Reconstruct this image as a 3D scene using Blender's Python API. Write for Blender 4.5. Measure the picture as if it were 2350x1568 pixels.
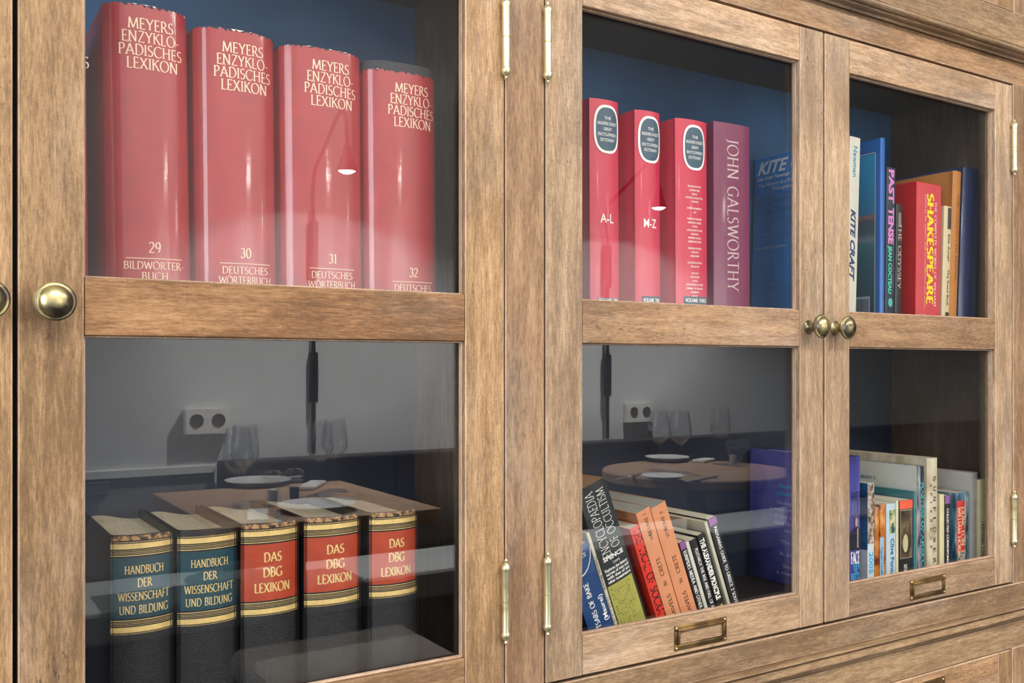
import bpy, bmesh, math, random
from mathutils import Vector, Matrix
from math import sin, cos, tan, atan, atan2, pi, radians as R, sqrt

for o in list(bpy.data.objects):
    bpy.data.objects.remove(o, do_unlink=True)
SC = bpy.context.scene
C = SC.collection
rnd = random.Random(7)

# ------------------------------------------------------------------ camera
F, CX, CY, D, ZC = 2154.0, 1175.0, 839.0, 0.80, 1.12      # focal length (px), principal x, horizon y, distance, eye height
TH = atan(1355.0 / F)
def PX(px, Y=0.0):
    return (D + Y) * tan(atan((px - CX) / F) + TH)
def PZ(px, py, Y=0.0):
    a = atan((px - CX) / F)
    return ZC + (CY - py) * (D + Y) * cos(a) / cos(a + TH) / F
MIR = 0.011                                                # plane of the door glass
def RM(px, py, z=None, dist=None):
    """room point whose mirror image in the door glass is measured at (px,py)"""
    a = atan((px - CX) / F)
    if dist is None:
        dist = F * (z - ZC) / (CY - py) * cos(a + TH) / cos(a)
    else:
        z = ZC + (CY - py) * dist * cos(a) / cos(a + TH) / F
    return Vector((dist * tan(a + TH), (D + 2 * MIR) - dist, z))

cam = bpy.data.objects.new('camera', bpy.data.cameras.new('camera'))
C.objects.link(cam)
cam.location = (0, -D, ZC)
cam.rotation_euler = (pi / 2, 0, -TH)
cam.data.sensor_width = 36
cam.data.lens = 36 * F / 2350
cam.data.shift_y = (CY - 784) / 2350
cam.data.clip_start = 0.02
SC.camera = cam

# ------------------------------------------------------------------ light
SC.view_settings.view_transform = 'Standard'
SC.view_settings.look = 'None'
SC.view_settings.gamma = 1
SC.view_settings.exposure = 0.0
SC.view_settings.use_curve_mapping = False
SC.cycles.use_denoising = True
SC.cycles.max_bounces = 12
SC.cycles.use_adaptive_sampling = False
SC.cycles.transparent_max_bounces = 16
SC.cycles.sample_clamp_indirect = 6
W = bpy.data.worlds.new('world'); SC.world = W; W.use_nodes = True
W.node_tree.nodes['Background'].inputs[0].default_value = (0.8, 0.9, 1, 1)
W.node_tree.nodes['Background'].inputs[1].default_value = 0.3

def area(name, loc, target, sx, sy, power, col, spread=180):
    l = bpy.data.lights.new(name, 'AREA'); l.shape = 'RECTANGLE'; l.size = sx; l.size_y = sy
    l.energy = power; l.color = col; l.spread = R(spread)
    o = bpy.data.objects.new(name, l); C.objects.link(o); o.location = loc
    o.rotation_euler = (Vector(target) - Vector(loc)).to_track_quat('-Z', 'Y').to_euler()
    return o
area('added_wash_light', (0.2, -1.85, 2.62), (0.3, 0.1, 1.0), 1.6, 0.35, 42, (1, 0.95, 0.88))  # two added lights that brighten the bookcase front, no known source
area('added_wash_light', (2.1, -1.85, 2.62), (1.7, 0.1, 1.0), 1.6, 0.35, 42, (1, 0.95, 0.88))
area('window_daylight', (-2.05, -1.2, 1.5), (1.0, -0.25, 1.2), 1.5, 1.6, 66, (0.86, 0.93, 1))

# ------------------------------------------------------------------ helpers: nodes
def newmat(name):
    m = bpy.data.materials.new(name); m.use_nodes = True
    nt = m.node_tree
    return m, nt, nt.nodes['Principled BSDF'], nt.nodes.new, nt.links.new
def mat(name, col, rough=0.5, metal=0.0, spec=0.5, coat=0.0, var=0.0, vscale=40, bump=0.0, bscale=200, emit=None, stretch=(1, 1, 1), coat_rough=0.1):
    m, nt, b, N, Lk = newmat(name)
    b.inputs['Base Color'].default_value = (*col, 1)
    b.inputs['Roughness'].default_value = rough
    b.inputs['Metallic'].default_value = metal
    b.inputs['Specular IOR Level'].default_value = spec
    b.inputs['Coat Weight'].default_value = coat
    b.inputs['Coat Roughness'].default_value = coat_rough
    if emit:
        b.inputs['Emission Color'].default_value = (*emit[0], 1)
        b.inputs['Emission Strength'].default_value = emit[1]
    tc = N('ShaderNodeTexCoord'); mp = N('ShaderNodeMapping'); mp.inputs['Scale'].default_value = stretch
    Lk(tc.outputs['Object'], mp.inputs['Vector'])
    if var > 0:
        n = N('ShaderNodeTexNoise'); n.inputs['Scale'].default_value = vscale; n.inputs['Detail'].default_value = 5
        Lk(mp.outputs[0], n.inputs['Vector'])
        mr = N('ShaderNodeMapRange'); mr.inputs['From Min'].default_value = 0.3; mr.inputs['From Max'].default_value = 0.7
        mr.inputs['To Min'].default_value = 1 - var; mr.inputs['To Max'].default_value = 1 + var
        Lk(n.outputs['Fac'], mr.inputs['Value'])
        mx = N('ShaderNodeMix'); mx.data_type = 'RGBA'; mx.blend_type = 'MULTIPLY'; mx.inputs[0].default_value = 1
        mx.inputs[6].default_value = (*col, 1)
        Lk(mr.outputs[0], mx.inputs[7]); Lk(mx.outputs[2], b.inputs['Base Color'])
    if bump > 0:
        n2 = N('ShaderNodeTexNoise'); n2.inputs['Scale'].default_value = bscale; n2.inputs['Detail'].default_value = 4
        Lk(mp.outputs[0], n2.inputs['Vector'])
        bp = N('ShaderNodeBump'); bp.inputs['Strength'].default_value = bump; bp.inputs['Distance'].default_value = 0.001
        Lk(n2.outputs['Fac'], bp.inputs['Height']); Lk(bp.outputs[0], b.inputs['Normal'])
        if coat > 0: Lk(bp.outputs[0], b.inputs['Coat Normal'])
    return m
def ramp(N, stops):
    r = N('ShaderNodeValToRGB'); e = r.color_ramp.elements
    while len(e) > 1: e.remove(e[-1])
    e[0].position = stops[0][0]; e[0].color = (*stops[0][1], 1)
    for p, c in stops[1:]:
        k = e.new(p); k.color = (*c, 1)
    return r

def wood(name, axis, dark=(.135, .075, .038), mid=(.34, .205, .108), light=(.56, .385, .232), weave=0.7, pores=0.8, blotch=0.75):
    """weathered timber, grain running along the given axis"""
    m, nt, b, N, Lk = newmat(name)
    tc = N('ShaderNodeTexCoord'); oi = N('ShaderNodeObjectInfo')
    off = N('ShaderNodeVectorMath'); off.operation = 'MULTIPLY_ADD'
    Lk(oi.outputs['Random'], off.inputs[0]); off.inputs[1].default_value = (3.7, 5.1, 9.3); Lk(tc.outputs['Object'], off.inputs[2])
    def noise(scale, st, detail=5, rough=0.6, dist=0.0):
        mp = N('ShaderNodeMapping'); s = [1, 1, 1]; s[axis] = st; mp.inputs['Scale'].default_value = s
        Lk(off.outputs[0], mp.inputs['Vector'])
        n = N('ShaderNodeTexNoise'); n.inputs['Scale'].default_value = scale; n.inputs['Detail'].default_value = detail
        n.inputs['Roughness'].default_value = rough; n.inputs['Distortion'].default_value = dist
        Lk(mp.outputs[0], n.inputs['Vector']); return n.outputs['Fac']
    def math(op, a, c, clamp=False):
        n = N('ShaderNodeMath'); n.operation = op; n.use_clamp = clamp
        for i, v in enumerate((a, c)):
            if isinstance(v, (int, float)): n.inputs[i].default_value = v
            else: Lk(v, n.inputs[i])
        return n.outputs[0]
    streak = noise(110, 0.09, 7, 0.72, 0.3)
    fine = noise(620, 0.13, 3, 0.75)
    cloud = noise(9, 0.35, 4, 0.6, 0.4)
    cloud2 = noise(30, 0.5, 4, 0.6)
    s = math('ADD', math('MULTIPLY', streak, 0.5), math('MULTIPLY', fine, 0.45))
    s = math('ADD', s, math('MULTIPLY', cloud, 0.45 * blotch))
    s = math('ADD', s, math('MULTIPLY', cloud2, 0.2))
    cross = noise(260, 14.0 / 1.0, 2, 0.6)
    s = math('ADD', s, math('MULTIPLY', cross, 0.22 * weave))
    tot = 0.5 + 0.45 + 0.45 * blotch + 0.2 + 0.22 * weave
    s = math('DIVIDE', s, tot)
    rp = ramp(N, [(0.36, dark), (0.47, tuple(.5 * (a + c) for a, c in zip(dark, mid))), (0.52, mid), (0.62, light)])
    Lk(s, rp.inputs[0])
    # grey bloom
    grey = noise(14, 0.3, 4, 0.6)
    mr = N('ShaderNodeMapRange'); mr.inputs['From Min'].default_value = 0.5; mr.inputs['From Max'].default_value = 0.72
    mr.inputs['To Max'].default_value = 0.55; Lk(grey, mr.inputs['Value'])
    mg = N('ShaderNodeMix'); mg.data_type = 'RGBA'; Lk(mr.outputs[0], mg.inputs[0]); Lk(rp.outputs[0], mg.inputs[6])
    hs = N('ShaderNodeHueSaturation'); hs.inputs['Saturation'].default_value = 0.62; hs.inputs['Value'].default_value = 0.92
    Lk(rp.outputs[0], hs.inputs['Color']); Lk(hs.outputs[0], mg.inputs[7])
    # dark pores where the blotches allow
    pore = noise(520, 0.32, 2, 0.5)
    where = noise(16, 0.3, 3, 0.5)
    pm = N('ShaderNodeMapRange'); pm.inputs['From Min'].default_value = 0.64; pm.inputs['From Max'].default_value = 0.70; Lk(pore, pm.inputs['Value'])
    wm = N('ShaderNodeMapRange'); wm.inputs['From Min'].default_value = 0.5; wm.inputs['From Max'].default_value = 0.66; Lk(where, wm.inputs['Value'])
    pf = math('MULTIPLY', math('MULTIPLY', pm.outputs[0], wm.outputs[0]), pores, True)
    mp2 = N('ShaderNodeMix'); mp2.data_type = 'RGBA'; Lk(pf, mp2.inputs[0]); Lk(mg.outputs[2], mp2.inputs[6]); mp2.inputs[7].default_value = (.05, .03, .02, 1)
    # each board a little lighter or darker
    br = N('ShaderNodeMapRange'); br.inputs['To Min'].default_value = 0.86; br.inputs['To Max'].default_value = 1.12; Lk(oi.outputs['Random'], br.inputs['Value'])
    mm = N('ShaderNodeMix'); mm.data_type = 'RGBA'; mm.blend_type = 'MULTIPLY'; mm.inputs[0].default_value = 1
    Lk(mp2.outputs[2], mm.inputs[6]); Lk(br.outputs[0], mm.inputs[7])
    Lk(mm.outputs[2], b.inputs['Base Color'])
    b.inputs['Roughness'].default_value = 0.62
    b.inputs['Specular IOR Level'].default_value = 0.3
    bp = N('ShaderNodeBump'); bp.inputs['Strength'].default_value = 0.35; bp.inputs['Distance'].default_value = 0.0006
    Lk(math('SUBTRACT', s, math('MULTIPLY', pf, 0.3)), bp.inputs['Height']); Lk(bp.outputs[0], b.inputs['Normal'])
    return m

M = {}
M['wood_v'] = wood('weathered_wood_upright', 2, dark=(0.108, 0.059, 0.026), mid=(0.314, 0.185, 0.090), light=(0.520, 0.339, 0.185), weave=1.1)
M['wood_h'] = wood('weathered_wood_level', 0, dark=(0.114, 0.060, 0.028), mid=(0.319, 0.184, 0.093), light=(0.524, 0.335, 0.186), weave=1.1)
M['wood_rail'] = wood('weathered_wood_rail', 0, dark=(0.066, 0.029, 0.011), mid=(0.231, 0.116, 0.050), light=(0.413, 0.229, 0.109), pores=1.0, weave=.6)
M['wood_v2'] = wood('pale_weathered_wood_upright', 2, dark=(0.141, 0.089, 0.054), mid=(0.376, 0.251, 0.152), light=(0.593, 0.433, 0.295), weave=1.2)
M['wood_h2'] = wood('pale_weathered_wood_level', 0, dark=(0.130, 0.076, 0.043), mid=(0.365, 0.234, 0.137), light=(0.570, 0.405, 0.262), weave=1.1)
M['wood_r2'] = wood('pale_weathered_wood_rail', 0, dark=(0.108, 0.056, 0.028), mid=(0.319, 0.188, 0.101), light=(0.502, 0.331, 0.197), weave=.8)
M['wood_post'] = wood('weathered_wood_post', 2, dark=(0.112, 0.059, 0.031), mid=(0.276, 0.162, 0.088), light=(0.435, 0.281, 0.164), pores=.2)
M['wood_base'] = wood('weathered_wood_moulding', 0, dark=(0.102, 0.058, 0.030), mid=(0.265, 0.168, 0.090), light=(0.462, 0.325, 0.191), weave=.5)
M['wood_edge'] = wood('worn_wood_edge', 2, dark=(.27, .165, .1), mid=(.47, .32, .22), light=(.64, .48, .35), pores=.2)
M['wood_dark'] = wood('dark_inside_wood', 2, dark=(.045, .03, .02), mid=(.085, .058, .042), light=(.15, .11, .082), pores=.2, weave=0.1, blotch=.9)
M['navy'] = mat('lit_navy_back_panel', (.028, .135, .32), 0.6, var=.2, vscale=8)  # upper back panel, colour brightened to stand for the light reaching it
M['shelf'] = mat('shelf_wood', (.03, .022, .018), 0.6, var=.3, vscale=30)

# door glass: clear, with the mirror reflection of bare glass
def glass_mat():
    m, nt, b, N, Lk = newmat('door_glass')
    nt.nodes.remove(b)
    g = N('ShaderNodeNewGeometry'); d = N('ShaderNodeVectorMath'); d.operation = 'DOT_PRODUCT'
    Lk(g.outputs['Normal'], d.inputs[0]); Lk(g.outputs['Incoming'], d.inputs[1])
    def mt(op, a, c=None):
        n = N('ShaderNodeMath'); n.operation = op
        for i, v in enumerate((a, c)):
            if v is None: continue
            if isinstance(v, (int, float)): n.inputs[i].default_value = v
            else: Lk(v, n.inputs[i])
        return n.outputs[0]
    c = mt('ABSOLUTE', d.outputs['Value']); k = mt('POWER', mt('SUBTRACT', 1.0, c), 5.0)
    f = mt('ADD', mt('MULTIPLY', k, 0.955), 0.045)
    t = N('ShaderNodeBsdfTransparent'); t.inputs[0].default_value = (.985, .99, .985, 1)
    gl = N('ShaderNodeBsdfGlossy'); gl.inputs['Roughness'].default_value = 0.0
    mx = N('ShaderNodeMixShader'); Lk(f, mx.inputs[0]); Lk(t.outputs[0], mx.inputs[1]); Lk(gl.outputs[0], mx.inputs[2])
    Lk(mx.outputs[0], nt.nodes['Material Output'].inputs[0])
    return m
M['glass'] = glass_mat()
def clear_mat(name, tint=(1, 1, 1), base=0.06):
    m = M['glass'].copy(); m.name = name
    for n in m.node_tree.nodes:
        if n.type == 'BSDF_TRANSPARENT': n.inputs[0].default_value = (*tint, 1)
    return m

def brass(name, hi=(.78, .62, .26), lo=(.10, .08, .05), scale=60, cut=.5, rough=.28):
    m, nt, b, N, Lk = newmat(name)
    tc = N('ShaderNodeTexCoord'); n = N('ShaderNodeTexNoise'); n.inputs['Scale'].default_value = scale; n.inputs['Detail'].default_value = 6
    Lk(tc.outputs['Object'], n.inputs['Vector'])
    rp = ramp(N, [(cut - .1, hi), (cut + .1, lo)]); Lk(n.outputs['Fac'], rp.inputs[0]); Lk(rp.outputs[0], b.inputs['Base Color'])
    b.inputs['Metallic'].default_value = .9; b.inputs['Roughness'].default_value = rough
    return m
M['brass'] = brass('bright_brass', (.84, .76, .48), (.45, .34, .15), 60, .66, .3)
M['brass_aged'] = brass('aged_brass', (.62, .52, .25), (.10, .085, .065), 38, .5, .33)
M['brass_dark'] = brass('dark_brass', (.34, .22, .085), (.17, .105, .05), 40, .5, .4)
M['brass_pin'] = mat('brass_pin', (.85, .65, .3), .3, metal=.9)

# ------------------------------------------------------------------ helpers: objects
def link(name, me, m, parent=None):
    o = bpy.data.objects.new(name, me); C.objects.link(o)
    if m is not None:
        for k in (m if isinstance(m, (list, tuple)) else [m]): me.materials.append(k)
    if parent is not None: o.parent = parent
    return o
def tag(o, label, cat, group=None):
    o['label'] = label; o['category'] = cat
    if group: o['group'] = group
    return o
def thing(name, label, cat, loc=(0, 0, 0), rot=(0, 0, 0), group=None):
    o = bpy.data.objects.new(name, None); C.objects.link(o); o.location = loc; o.rotation_euler = rot
    o.empty_display_size = .05
    return tag(o, label, cat, group)
class Geo:
    """gathers faces of one part"""
    def __init__(s): s.v = []; s.f = []; s.mi = []; s.sm = []
    def add(s, vs, fs, mi=0, smooth=False):
        n = len(s.v); s.v += [tuple(p) for p in vs]
        for f in fs: s.f.append([n + i for i in f]); s.mi.append(mi); s.sm.append(smooth)
        return s
    def box(s, x0, x1, y0, y1, z0, z1, bevel=0.0, mi=0, emi=None):
        if bevel <= 0:
            s.add([(x0, y0, z0), (x1, y0, z0), (x1, y1, z0), (x0, y1, z0), (x0, y0, z1), (x1, y0, z1), (x1, y1, z1), (x0, y1, z1)],
                  [(0, 3, 2, 1), (4, 5, 6, 7), (0, 1, 5, 4), (1, 2, 6, 5), (2, 3, 7, 6), (3, 0, 4, 7)], mi)
            return s
        bm = bmesh.new()
        bmesh.ops.create_cube(bm, size=1)
        for v in bm.verts:
            v.co = Vector((x0 + (v.co.x + .5) * (x1 - x0), y0 + (v.co.y + .5) * (y1 - y0), z0 + (v.co.z + .5) * (z1 - z0)))
        r = bmesh.ops.bevel(bm, geom=bm.edges[:], offset=bevel, segments=2, profile=.5, affect='EDGES')
        bm.verts.index_update()
        bm.faces.ensure_lookup_table()
        new = set(f for f in r['faces'])
        n = len(s.v); s.v += [tuple(v.co) for v in bm.verts]
        for f in bm.faces:
            s.f.append([n + v.index for v in f.verts]); s.mi.append(emi if (emi is not None and f in new) else mi); s.sm.append(False)
        bm.free(); return s
    def prism(s, prof, a0, a1, axis=0, mi=0, smooth=False):
        """polygon prof (pairs) swept along axis"""
        def pt(p, a):
            return {0: (a, p[0], p[1]), 1: (p[0], a, p[1]), 2: (p[0], p[1], a)}[axis]
        n = len(prof); vs = [pt(p, a0) for p in prof] + [pt(p, a1) for p in prof]
        s.add(vs, [(i, (i + 1) % n, n + (i + 1) % n, n + i) for i in range(n)], mi, smooth)
        s.add(vs, [tuple(range(n))[::-1], tuple(range(n, 2 * n))], mi)
        return s
    def lathe(s, prof, org, axis, seg=24, mi=0):
        """prof (r, t) turned around axis through org"""
        ax = Vector(axis).normalized(); u = ax.orthogonal().normalized(); w = ax.cross(u); org = Vector(org)
        vs = []; fs = []
        for r, t in prof:
            for k in range(seg):
                a = 2 * pi * k / seg; vs.append(org + ax * t + (u * cos(a) + w * sin(a)) * max(r, 1e-5))
        for i in range(len(prof) - 1):
            for k in range(seg):
                k2 = (k + 1) % seg; fs.append((i * seg + k, i * seg + k2, (i + 1) * seg + k2, (i + 1) * seg + k))
        s.add(vs, fs, mi, True)
        s.add(vs[:seg], [tuple(range(seg))[::-1]], mi); s.add(vs[-seg:], [tuple(range(seg))], mi)
        return s
    def tube(s, pts, r, seg=10, mi=0):
        pts = [Vector(p) for p in pts]; vs = []; fs = []; up = None
        for i, p in enumerate(pts):
            d = (pts[min(i + 1, len(pts) - 1)] - pts[max(i - 1, 0)]).normalized()
            up = d.orthogonal().normalized() if up is None else (up - d * up.dot(d)).normalized()
            w = d.cross(up); rr = r[i] if isinstance(r, (list, tuple)) else r
            for k in range(seg):
                a = 2 * pi * k / seg; vs.append(p + (up * cos(a) + w * sin(a)) * rr)
        for i in range(len(pts) - 1):
            for k in range(seg):
                k2 = (k + 1) % seg; fs.append((i * seg + k, i * seg + k2, (i + 1) * seg + k2, (i + 1) * seg + k))
        s.add(vs, fs, mi, True); s.add(vs[:seg], [tuple(range(seg))[::-1]], mi); s.add(vs[-seg:], [tuple(range(seg))], mi)
        return s
    def mesh(s, name, fix=True):
        me = bpy.data.meshes.new(name); me.from_pydata(s.v, [], s.f)
        me.polygons.foreach_set('material_index', s.mi); me.polygons.foreach_set('use_smooth', s.sm)
        if fix:
            bm = bmesh.new(); bm.from_mesh(me); bmesh.ops.remove_doubles(bm, verts=bm.verts, dist=1e-7)
            bmesh.ops.recalc_face_normals(bm, faces=bm.faces); bm.to_mesh(me); bm.free()
        me.update()
        if any(s.sm): me.set_sharp_from_angle(angle=R(38))
        return me
    def put(s, name, m, parent=None, fix=True):
        return link(name, s.mesh(name, fix), m, parent)
def struct(o):
    o['kind'] = 'structure'; return o

# ------------------------------------------------------------------ lettering
def arc(cx, cy, rx, ry, a0, a1, n=10):
    return [(cx + rx * cos(R(a0 + (a1 - a0) * i / n)), cy + ry * sin(R(a0 + (a1 - a0) * i / n))) for i in range(n + 1)]
# glyph: advance, strokes; a stroke is (points, ends): B bar at the start, E bar at the end, v tick at the end
GL = {
 'A': (.78, [([(.06, 0), (.38, 1)], 'B'), ([(.38, 1), (.72, 0)], 'E'), ([(.18, .34), (.59, .34)], '')]),
 'B': (.62, [([(.13, 0), (.13, 1)], 'BE'), ([(.13, 1)] + arc(.28, .77, .22, .23, 90, -90) + [(.13, .54)], ''), ([(.13, .54)] + arc(.3, .27, .25, .27, 90, -90) + [(.13, 0)], '')]),
 'C': (.76, [(arc(.44, .5, .38, .51, 48, 312, 16), 'v')]),
 'D': (.78, [([(.13, 0), (.13, 1)], 'BE'), ([(.13, 1)] + arc(.3, .5, .41, .5, 90, -90, 14) + [(.13, 0)], '')]),
 'E': (.56, [([(.13, 0), (.13, 1)], 'BE'), ([(.13, 1), (.47, 1)], 'v'), ([(.13, .52), (.4, .52)], 'v'), ([(.13, 0), (.5, 0)], 'v')]),
 'F': (.52, [([(.13, 0), (.13, 1)], 'BE'), ([(.13, 1), (.47, 1)], 'v'), ([(.13, .52), (.4, .52)], 'v')]),
 'G': (.8, [(arc(.44, .5, .38, .51, 48, 300, 16) + [(.68, .1)], ''), ([(.68, .04), (.68, .42)], 'E')]),
 'H': (.8, [([(.13, 0), (.13, 1)], 'BE'), ([(.66, 0), (.66, 1)], 'BE'), ([(.13, .52), (.66, .52)], '')]),
 'I': (.28, [([(.14, 0), (.14, 1)], 'BE')]),
 'J': (.4, [([(.26, 1), (.26, .12)] + arc(.1, .1, .16, .22, 0, -90, 5), 'B')]),
 'K': (.7, [([(.13, 0), (.13, 1)], 'BE'), ([(.6, 1), (.15, .48)], 'B'), ([(.27, .6), (.66, 0)], 'E')]),
 'L': (.54, [([(.13, 0), (.13, 1)], 'BE'), ([(.13, 0), (.5, 0)], 'v')]),
 'M': (.96, [([(.1, 0), (.16, 1)], 'B'), ([(.16, 1), (.47, .05)], ''), ([(.47, .05), (.8, 1)], ''), ([(.8, 1), (.86, 0)], 'E')]),
 'N': (.84, [([(.13, 0), (.13, 1)], 'BE'), ([(.13, 1), (.69, 0)], ''), ([(.69, 0), (.69, 1)], 'E')]),
 'O': (.88, [(arc(.44, .5, .38, .51, 0, 360, 22), '')]),
 'P': (.58, [([(.13, 0), (.13, 1)], 'BE'), ([(.13, 1)] + arc(.28, .74, .23, .26, 90, -90) + [(.13, .48)], '')]),
 'Q': (.88, [(arc(.44, .5, .38, .51, 0, 360, 22), ''), ([(.45, .1), (.85, -.22)], '')]),
 'R': (.66, [([(.13, 0), (.13, 1)], 'BE'), ([(.13, 1)] + arc(.27, .75, .22, .25, 90, -90) + [(.13, .5)], ''), ([(.3, .5), (.64, 0)], 'E')]),
 'S': (.54, [(arc(.28, .75, .19, .25, 40, 250, 9) + arc(.26, .26, .2, .26, 75, -145, 9), '')]),
 'T': (.66, [([(.33, 0), (.33, 1)], 'B'), ([(.04, 1), (.62, 1)], 'v')]),
 'U': (.78, [([(.13, 1), (.13, .3)] + arc(.38, .3, .25, .31, 180, 360, 9) + [(.63, .3), (.63, 1)], 'BE')]),
 'V': (.74, [([(.06, 1), (.38, 0)], 'B'), ([(.38, 0), (.68, 1)], 'E')]),
 'W': (1.04, [([(.06, 1), (.3, 0)], 'B'), ([(.3, 0), (.52, .95)], ''), ([(.52, .95), (.76, 0)], ''), ([(.76, 0), (.98, 1)], 'E')]),
 'X': (.74, [([(.08, 1), (.66, 0)], 'BE'), ([(.62, 1), (.08, 0)], 'BE')]),
 'Y': (.7, [([(.06, 1), (.36, .46)], 'B'), ([(.64, 1), (.36, .46)], 'B'), ([(.36, .46), (.36, 0)], 'E')]),
 'Z': (.66, [([(.08, 1), (.58, 1)], ''), ([(.58, 1), (.08, 0)], ''), ([(.08, 0), (.6, 0)], 'v')]),
 '0': (.6, [(arc(.3, .5, .22, .5, 0, 360, 18), '')]),
 '1': (.4, [([(.22, 0), (.22, 1)], 'B'), ([(.22, 1), (.08, .86)], '')]),
 '2': (.56, [(arc(.27, .73, .2, .27, 160, -35, 10) + [(.06, 0)], ''), ([(.06, 0), (.5, 0)], 'v')]),
 '3': (.54, [(arc(.25, .75, .18, .25, 150, -80, 9), ''), (arc(.25, .27, .21, .27, 80, -150, 9), '')]),
 '8': (.56, [(arc(.28, .76, .18, .24, 0, 360, 12), ''), (arc(.28, .26, .22, .26, 0, 360, 12), '')]),
 '9': (.56, [(arc(.28, .7, .2, .3, 0, 360, 14), ''), ([(.48, .7)] + arc(.2, .6, .28, .6, 0, -75, 7), '')]),
 '-': (.4, [([(.08, .4), (.34, .4)], '')]), ' ': (.42, []), '.': (.24, [([(.12, .0), (.12, .09)], '')]), '&': (.7, [(arc(.3, .78, .15, .22, -40, 220, 9) + [(.64, 0)], ''), (arc(.27, .25, .22, .25, 120, 350, 9), '')]),
}
def glyph_geo(ch, T, t, ang):
    add = None
    if ch in 'ÄÖÜ': add = ch; ch = {'Ä': 'A', 'Ö': 'O', 'Ü': 'U'}[ch]
    adv, strokes = GL[ch]; vs = []; fs = []
    def strip(pts, wf=None):
        n = len(pts); base = len(vs)
        for i in range(n):
            a = pts[max(i - 1, 0)]; c = pts[min(i + 1, n - 1)]
            if i == 0 and pts[0] == pts[-1]: a = pts[-2]
            if i == n - 1 and pts[0] == pts[-1]: c = pts[1]
            dx, dy = c[0] - a[0], c[1] - a[1]; L = sqrt(dx * dx + dy * dy) or 1; dx /= L; dy /= L
            w = wf if wf else (t + (T - t) * abs(sin(atan2(dy, dx) - ang)))
            vs.append((pts[i][0] - dy * w / 2, pts[i][1] + dx * w / 2)); vs.append((pts[i][0] + dy * w / 2, pts[i][1] - dx * w / 2))
        for i in range(n - 1): fs.append((base + 2 * i, base + 2 * i + 1, base + 2 * i + 3, base + 2 * i + 2))
    for pts, e in strokes:
        strip(pts)
        s = .13
        def bar(p):
            y = p[1]; y = y + (t / 2 if y < .5 else -t / 2); strip([(p[0] - s, y), (p[0] + s, y)], t * .9)
        if 'B' in e: bar(pts[0])
        if 'E' in e: bar(pts[-1])
        if 'v' in e:
            p = pts[-1]; k = .1; dy = -k if p[1] > .8 else (k if p[1] < .2 else 0)
            strip([(p[0], p[1] - (k if dy <= 0 else 0)), (p[0] + .01, p[1] + (k if dy >= 0 else 0))], t)
    if add:
        c = adv / 2 - .02
        for x in (c - .13, c + .13): strip([(x - .05, 1.16), (x + .05, 1.16)], .1)
    return adv, vs, fs
def serif(text, T=.13, t=.045, ang=R(22), track=.03):
    x = 0; V = []; Fc = []
    for ch in text:
        adv, vs, fs = glyph_geo(ch, T, t, ang); n = len(V)
        V += [(x + a, c) for a, c in vs]; Fc += [[n + i for i in f] for f in fs]; x += adv + track
    return V, Fc, x - track, 1.0
_tc = {}
def sans(text, bold=0.0, shear=0.0):
    key = (text, bold, shear)
    if key in _tc: return _tc[key]
    cu = bpy.data.curves.new('t', 'FONT'); cu.body = text; cu.size = 1; cu.resolution_u = 2; cu.offset = bold; cu.shear = shear
    ob = bpy.data.objects.new('t', cu); C.objects.link(ob)
    me = bpy.data.meshes.new_from_object(ob.evaluated_get(bpy.context.evaluated_depsgraph_get()))
    V = [(v.co.x, v.co.y) for v in me.vertices]; Fc = [list(p.vertices) for p in me.polygons]
    bpy.data.objects.remove(ob); bpy.data.curves.remove(cu); bpy.data.meshes.remove(me)
    x0 = min(v[0] for v in V); x1 = max(v[0] for v in V)
    V = [((v[0] - x0) / .72, v[1] / .72) for v in V]
    _tc[key] = (V, Fc, (x1 - x0) / .72, 1.0)
    return _tc[key]
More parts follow.
